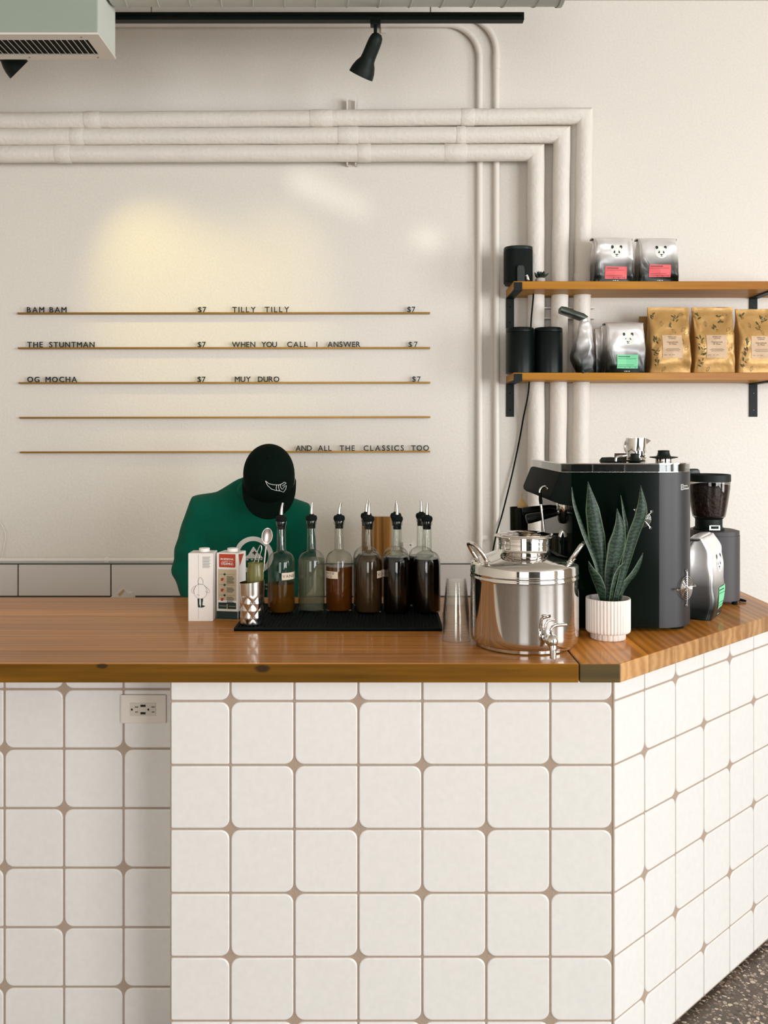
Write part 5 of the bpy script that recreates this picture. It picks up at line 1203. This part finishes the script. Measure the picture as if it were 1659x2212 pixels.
bm = prism([zz(232, 1340), zz(240, 1290), zz(270, 1264.5), zz(274, 1275), zz(279, 1281), zz(285, 1279), zz(289.5, 1288), zz(290, 1340)], -.02, .02, 'Y'); bevel(bm, .001, 1); obj('packet_body', bm, M['white_paper'], t)
bm = prism([zz(258, 1282), zz(270, 1270), zz(272, 1275), zz(262, 1286)], -.0215, -.0205, 'Y'); obj('tan_strip', bm, M['straw'], t)
# ------------------------------------------------------------------ the person behind the bar
PO = Vector((-.50, 3.36, 0)); V = Vector
t = thing('person', 'person in a green sweatshirt and black cap bowing over the work behind the bar', 'person', PO)
def L(p): return V(p)-PO
headc = V((-.398, 3.085, 1.392)); yaw = .10
R3 = Matrix.Rotation(yaw, 3, 'Z') @ Matrix.Rotation(math.radians(50), 3, 'X')      # head frame: x side, -y forward, z crown
HF = lambda x, y, z: headc+R3 @ V((x, y, z))
neck_b = V((-.465, 3.25, 1.325))
sh = [V((-.648, 3.29, 1.250)), V((-.340, 3.27, 1.232))]; el = [V((-.700, 3.30, 1.035)), V((-.338, 3.32, 1.02))]; wr = [V((-.60, 3.10, .915)), V((-.385, 3.085, .905))]
def add_chain(bm, pts, radii, seg=16, ref=None): add_sweep(bm, [L(p) for p in pts], radii, seg, ref=ref, mitre=False)
def build_body():
    bm = new()
    # head: skull, jaw, face, ears
    def ell(x, y, z, a, b, c, rot=R3): add_ellipsoid(bm, L(HF(x, y, z)), (a, b, c), 24, rot)
    ell(0, .004, .012, .072, .090, .080); ell(0, -.03, -.03, .060, .062, .078); ell(0, -.052, -.085, .036, .032, .026)
    ell(0, -.092, -.050, .012, .015, .022); ell(0, -.086, -.066, .022, .010, .007); ell(-.026, -.078, -.014, .018, .010, .008); ell(.026, -.078, -.014, .018, .010, .008)
    ell(-.077, .012, -.012, .010, .022, .034); ell(.077, .012, -.012, .010, .022, .034)
    add_chain(bm, [HF(0, .02, -.02), HF(0, .045, -.10), neck_b], [.056, .054, .066])
    # trunk
    add_chain(bm, [(-.50, 3.40, .90), (-.50, 3.385, 1.02), (-.495, 3.345, 1.14), (-.488, 3.29, 1.25), neck_b], [(.155, .115), (.150, .105), (.165, .115), (.175, .10), (.08, .06)], 28, ref=(1, 0, 0))
    for s, e, w, hd in zip(sh, el, wr, (1, -1)):
        add_chain(bm, [neck_b+(s-neck_b)*.35-V((0, 0, .02)), s, s+(e-s)*.5, e, e+(w-e)*.4, w], [.052, .060, .050, .043, .043, .030])
        d = (w-e).normalized(); side = V((hd, 0, 0)); side = (side-d*side.dot(d)).normalized(); dn = d.cross(side); dn = dn if dn.z < 0 else -dn
        palm = w+d*.055; add_ellipsoid(bm, L(palm), (.042, .052, .018), 20, Matrix((side, d, dn)).transposed())
        for k_, (o, ln) in enumerate(((-.030, .068), (-.010, .078), (.011, .073), (.030, .058))):
            b0 = palm+d*.028+side*o*.85; b1 = palm+d*.050+side*o; b2 = b1+d*ln*.42+dn*ln*.22; b3 = b2+d*ln*.16+dn*ln*.42; b4 = b3-d*ln*.06+dn*ln*.18
            add_chain(bm, [b0, b1, b2, b3, b4], [.0095, .0098, .0088, .0082, .0065], 10)
        tb = palm-side*.030-d*.022; add_chain(bm, [tb, tb-side*.020+d*.018+dn*.008, tb-side*.024+d*.042+dn*.022, tb-side*.016+d*.060+dn*.03], [.0135, .0125, .0105, .008], 10)
    # pelvis and legs
    add_ellipsoid(bm, L((-.50, 3.405, .90)), (.165, .125, .12), 24)
    for s in (-1, 1):
        x = -.50+s*.095; add_chain(bm, [(x, 3.40, .90), (x+s*.01, 3.38, .70), (x+s*.01, 3.36, .49), (x+s*.012, 3.40, .30), (x+s*.012, 3.41, .09), (x+s*.012, 3.40, .06)], [.088, .078, .056, .056, .040, .038])
        add_chain(bm, [(x+s*.012, 3.43, .045), (x+s*.015, 3.36, .045), (x+s*.02, 3.27, .035), (x+s*.02, 3.22, .03)], [.036, .040, .036, .022])
    return remesh(bm, .0065, 3)
body = obj('body', build_body(), M['skin'], t, smooth=True, angle=180)
for s in (-1, 1):
    bm = new(); add_ellipsoid(bm, L(HF(s*.027, -.080, -.028)), (.011, .008, .0085), 16, R3); obj('eye', bm, M['white_plastic'], t, smooth=True)
bm = new(); add_ellipsoid(bm, L(HF(0, .024, .006)), (.080, .084, .074), 28, R3); obj('hair', bm, mat('dark_hair', rgb(30, 24, 20), .7, bump=.5, bscale=160), t, smooth=True)
# sweatshirt
def build_shirt():
    bm = new()
    add_chain(bm, [(-.50, 3.41, .865), (-.50, 3.405, .90), (-.502, 3.385, 1.0), (-.498, 3.345, 1.12), (-.488, 3.295, 1.22), (-.48, 3.275, 1.285), (-.470, 3.262, 1.325), neck_b+V((0, -.004, .018))], [(.180, .135), (.19, .142), (.200, .148), (.203, .150), (.200, .134), (.165, .110), (.110, .084), (.088, .070)], 40, ref=(1, 0, 0))
    for s, e, w in zip(sh, el, wr):
        add_chain(bm, [neck_b+(s-neck_b)*.45-V((0, 0, .035)), s+(s-neck_b)*.02, s+(e-s)*.35+(s-neck_b)*.06, s+(e-s)*.75+(s-neck_b)*.10, e+(s-neck_b)*.06, e+(w-e)*.45, e+(w-e)*.85, e+(w-e)*.92], [.085, .088, .080, .076, .074, .068, .052, .042], 24)
    o = remesh(bm, .009, 6)
    for v in o.verts:                                      # soft folds running down from the shoulders and round the elbows
        p = v.co+PO; k_ = .010*math.sin(p.x*70+p.z*22+3*noise.noise(p*6))*max(0, noise.noise(p*5+V((3, 1, 0)))+.35)
        f = .008*math.sin(p.z*75+p.x*10)*math.exp(-((p-el[0]).length/.10)**2)+.006*math.sin(p.z*75-p.x*14)*math.exp(-((p-el[1]).length/.10)**2)
        v.co += v.normal*(k_*min(1, max(0, (1.24-p.z)/.08))+f)
    return o
shirt = obj('sweatshirt', build_shirt(), M['sweat'], t, smooth=True, angle=180)
nd = (HF(0, .045, -.10)-neck_b).normalized()
ring = [neck_b+nd*.012+(V((math.cos(a), math.sin(a), 0))-nd*nd.dot(V((math.cos(a), math.sin(a), 0))))*.076+V((0, 0, .010)) for a in [2*PI*k_/40 for k_ in range(41)]]
obj('collar', sweep([L(p) for p in ring], .013, 12, mitre=False), M['sweat'], shirt, smooth=True)
# chest print
tree = bvh_of(shirt); YF = 3.20
cpt = at(549, 1199, YF); S_ = YF/F
bm = new(); n = 72
for i in range(n):
    a0, a1 = 2*PI*i/n, 2*PI*(i+1)/n
    g = [((41*S_)*math.cos(a), (42*S_)*math.sin(a)) for a in (a0, a1)]+[((31*S_)*math.cos(a), (32*S_)*math.sin(a)) for a in (a1, a0)]; flat_poly(bm, g)
flat_poly(bm, [(-20*S_, -7*S_), (20*S_, -7*S_), (14*S_, 1*S_), (12*S_, 1*S_), (1*S_, 19*S_), (-1*S_, 19*S_), (-12*S_, 1*S_), (-15*S_, 0)], .012)
for i in range(4): flat_rect(bm, (-17+10*i)*S_, (-12+10*i)*S_, -11*S_, -8.2*S_)
text_into(bm, 'no', 17*S_, -70*S_, .011, .2); text_into(bm, 'te', 17*S_, -79*S_, .011, .2)
obj('chest_print', lay(bm, tree, L(cpt), (1, 0, 0), (0, 0, 1), .0025, .5), M['white_print'], shirt)
bm = new(); flat_rect(bm, -4.5*S_+1.5*S_, 4.5*S_+1.5*S_, 4.4*S_, 7.0*S_); flat_rect(bm, .2*S_, 2.8*S_, 1.2*S_, 4.4*S_); flat_rect(bm, .2*S_, 2.8*S_, 7.0*S_, 10.2*S_)
obj('cross_print', lay(bm, tree, L(cpt), (1, 0, 0), (0, 0, 1), .0035, .5), M['ink'], shirt)
# cap: crown, bill, seam, button, line emblem
bm = new(); segs = 48; rows_ = []
for j in range(13):
    ph = PI/2*j/12; r = []
    for i in range(segs):
        a = 2*PI*i/segs; x = .0885*math.cos(a)*math.cos(ph)**.72; y = .106*math.sin(a)*math.cos(ph)**.72; z = .094*math.sin(ph)**1.0
        r.append(bm.verts.new(L(HF(x, y+.006, z+.012))))
    rows_.append(r)
for a, b in zip(rows_, rows_[1:]):
    for i in range(segs): j = (i+1) % segs; bm.faces.new((a[i], a[j], b[j], b[i]))
bm.faces.new(rows_[-1])
lower = [bm.verts.new(L(HF(.0885*math.cos(2*PI*i/segs), .106*math.sin(2*PI*i/segs)+.006, -.012))) for i in range(segs)]
for i in range(segs): j = (i+1) % segs; bm.faces.new((lower[i], lower[j], rows_[0][j], rows_[0][i]))
bmesh.ops.remove_doubles(bm, verts=bm.verts, dist=1e-5)
cap = obj('cap', bm, M['cap'], t, smooth=True, angle=70)
bm = new(); up_, dn_ = [], []
for j in range(7):
    ru, rd = [], []
    for i in range(25):
        a = -PI+PI*i/24; f = j/6; x = math.cos(a)*(.0895+.004*f); y = .006+math.sin(a)*.107-(f*.056*max(0, -math.sin(a))**.55); z = -.010-.012*f*max(0, -math.sin(a))-.016*(x/.09)**2*f
        ru.append(bm.verts.new(L(HF(x, y, z+.0022)))); rd.append(bm.verts.new(L(HF(x, y, z-.0022))))
    up_.append(ru); dn_.append(rd)
for g, fl in ((up_, 0), (dn_, 1)):
    for a, b in zip(g, g[1:]):
        for i in range(24): q = (a[i], a[i+1], b[i+1], b[i]); bm.faces.new(q if not fl else q[::-1])
for i in range(24): bm.faces.new((up_[-1][i], up_[-1][i+1], dn_[-1][i+1], dn_[-1][i])); bm.faces.new((up_[0][i+1], up_[0][i], dn_[0][i], dn_[0][i+1]))
obj('bill', bm, M['cap'], cap, smooth=True, angle=50)
bm = new(); add_ellipsoid(bm, L(HF(0, .006, .107)), (.007, .007, .004), 12, R3); obj('button', bm, M['cap'], cap, smooth=True)
tree = bvh_of(cap); Yh = 3.0; e0 = at(597, 1051, Yh); s_ = Yh/F; bm = new()
K = lambda pts: [((x-597)*s_, (1051-y)*s_) for x, y in pts]
for pts in ([(575.5, 1038), (583, 1044), (592, 1046.5), (599, 1047)], [(575.5, 1038), (580, 1048), (588, 1056), (598, 1059.5)], [(599, 1047), (605, 1047), (611, 1044), (614, 1041.5), (617.5, 1044), (613, 1047.5), (609.5, 1050)], [(598, 1059.5), (606, 1061), (611, 1064), (616, 1057), (617.5, 1049), (614, 1050.5), (612, 1054)], [(599, 1047), (597.5, 1053), (598, 1059.5)], [(603, 1047), (602, 1053), (604, 1060)], [(606.5, 1047), (606, 1052), (609, 1057), (612, 1056)]):
    flat_stroke(bm, K(pts), .0014)
obj('line_emblem', lay(bm, tree, L(e0), (1, 0, 0), (0, 0, 1), .0015, .5), M['white_print'], cap)
# trousers and shoes
bm = new(); add_chain(bm, [(-.50, 3.41, .88), (-.50, 3.405, .96)], [(.182, .138), (.170, .128)], 28, ref=(1, 0, 0)); add_ellipsoid(bm, L((-.50, 3.405, .90)), (.182, .142, .125), 24)
for s in (-1, 1):
    x = -.50+s*.095; add_chain(bm, [(x, 3.40, .90), (x+s*.01, 3.38, .70), (x+s*.01, 3.36, .49), (x+s*.012, 3.40, .30), (x+s*.012, 3.41, .10)], [.102, .093, .074, .071, .062])
obj('trousers', remesh(bm, .010, 4), M['trousers'], t, smooth=True, angle=180)
for s in (-1, 1):
    x = -.50+s*.107; bm = new(); add_chain(bm, [(x, 3.455, .052), (x, 3.40, .056), (x+s*.004, 3.30, .048), (x+s*.006, 3.225, .036), (x+s*.006, 3.195, .03)], [(.036, .050), (.046, .055), (.050, .046), (.046, .034), (.03, .024)], 20, ref=(1, 0, 0))
    for v in bm.verts: v.co.z = max(v.co.z, .0)
    obj('shoe', bm, M['black_rubber'], t, smooth=True)
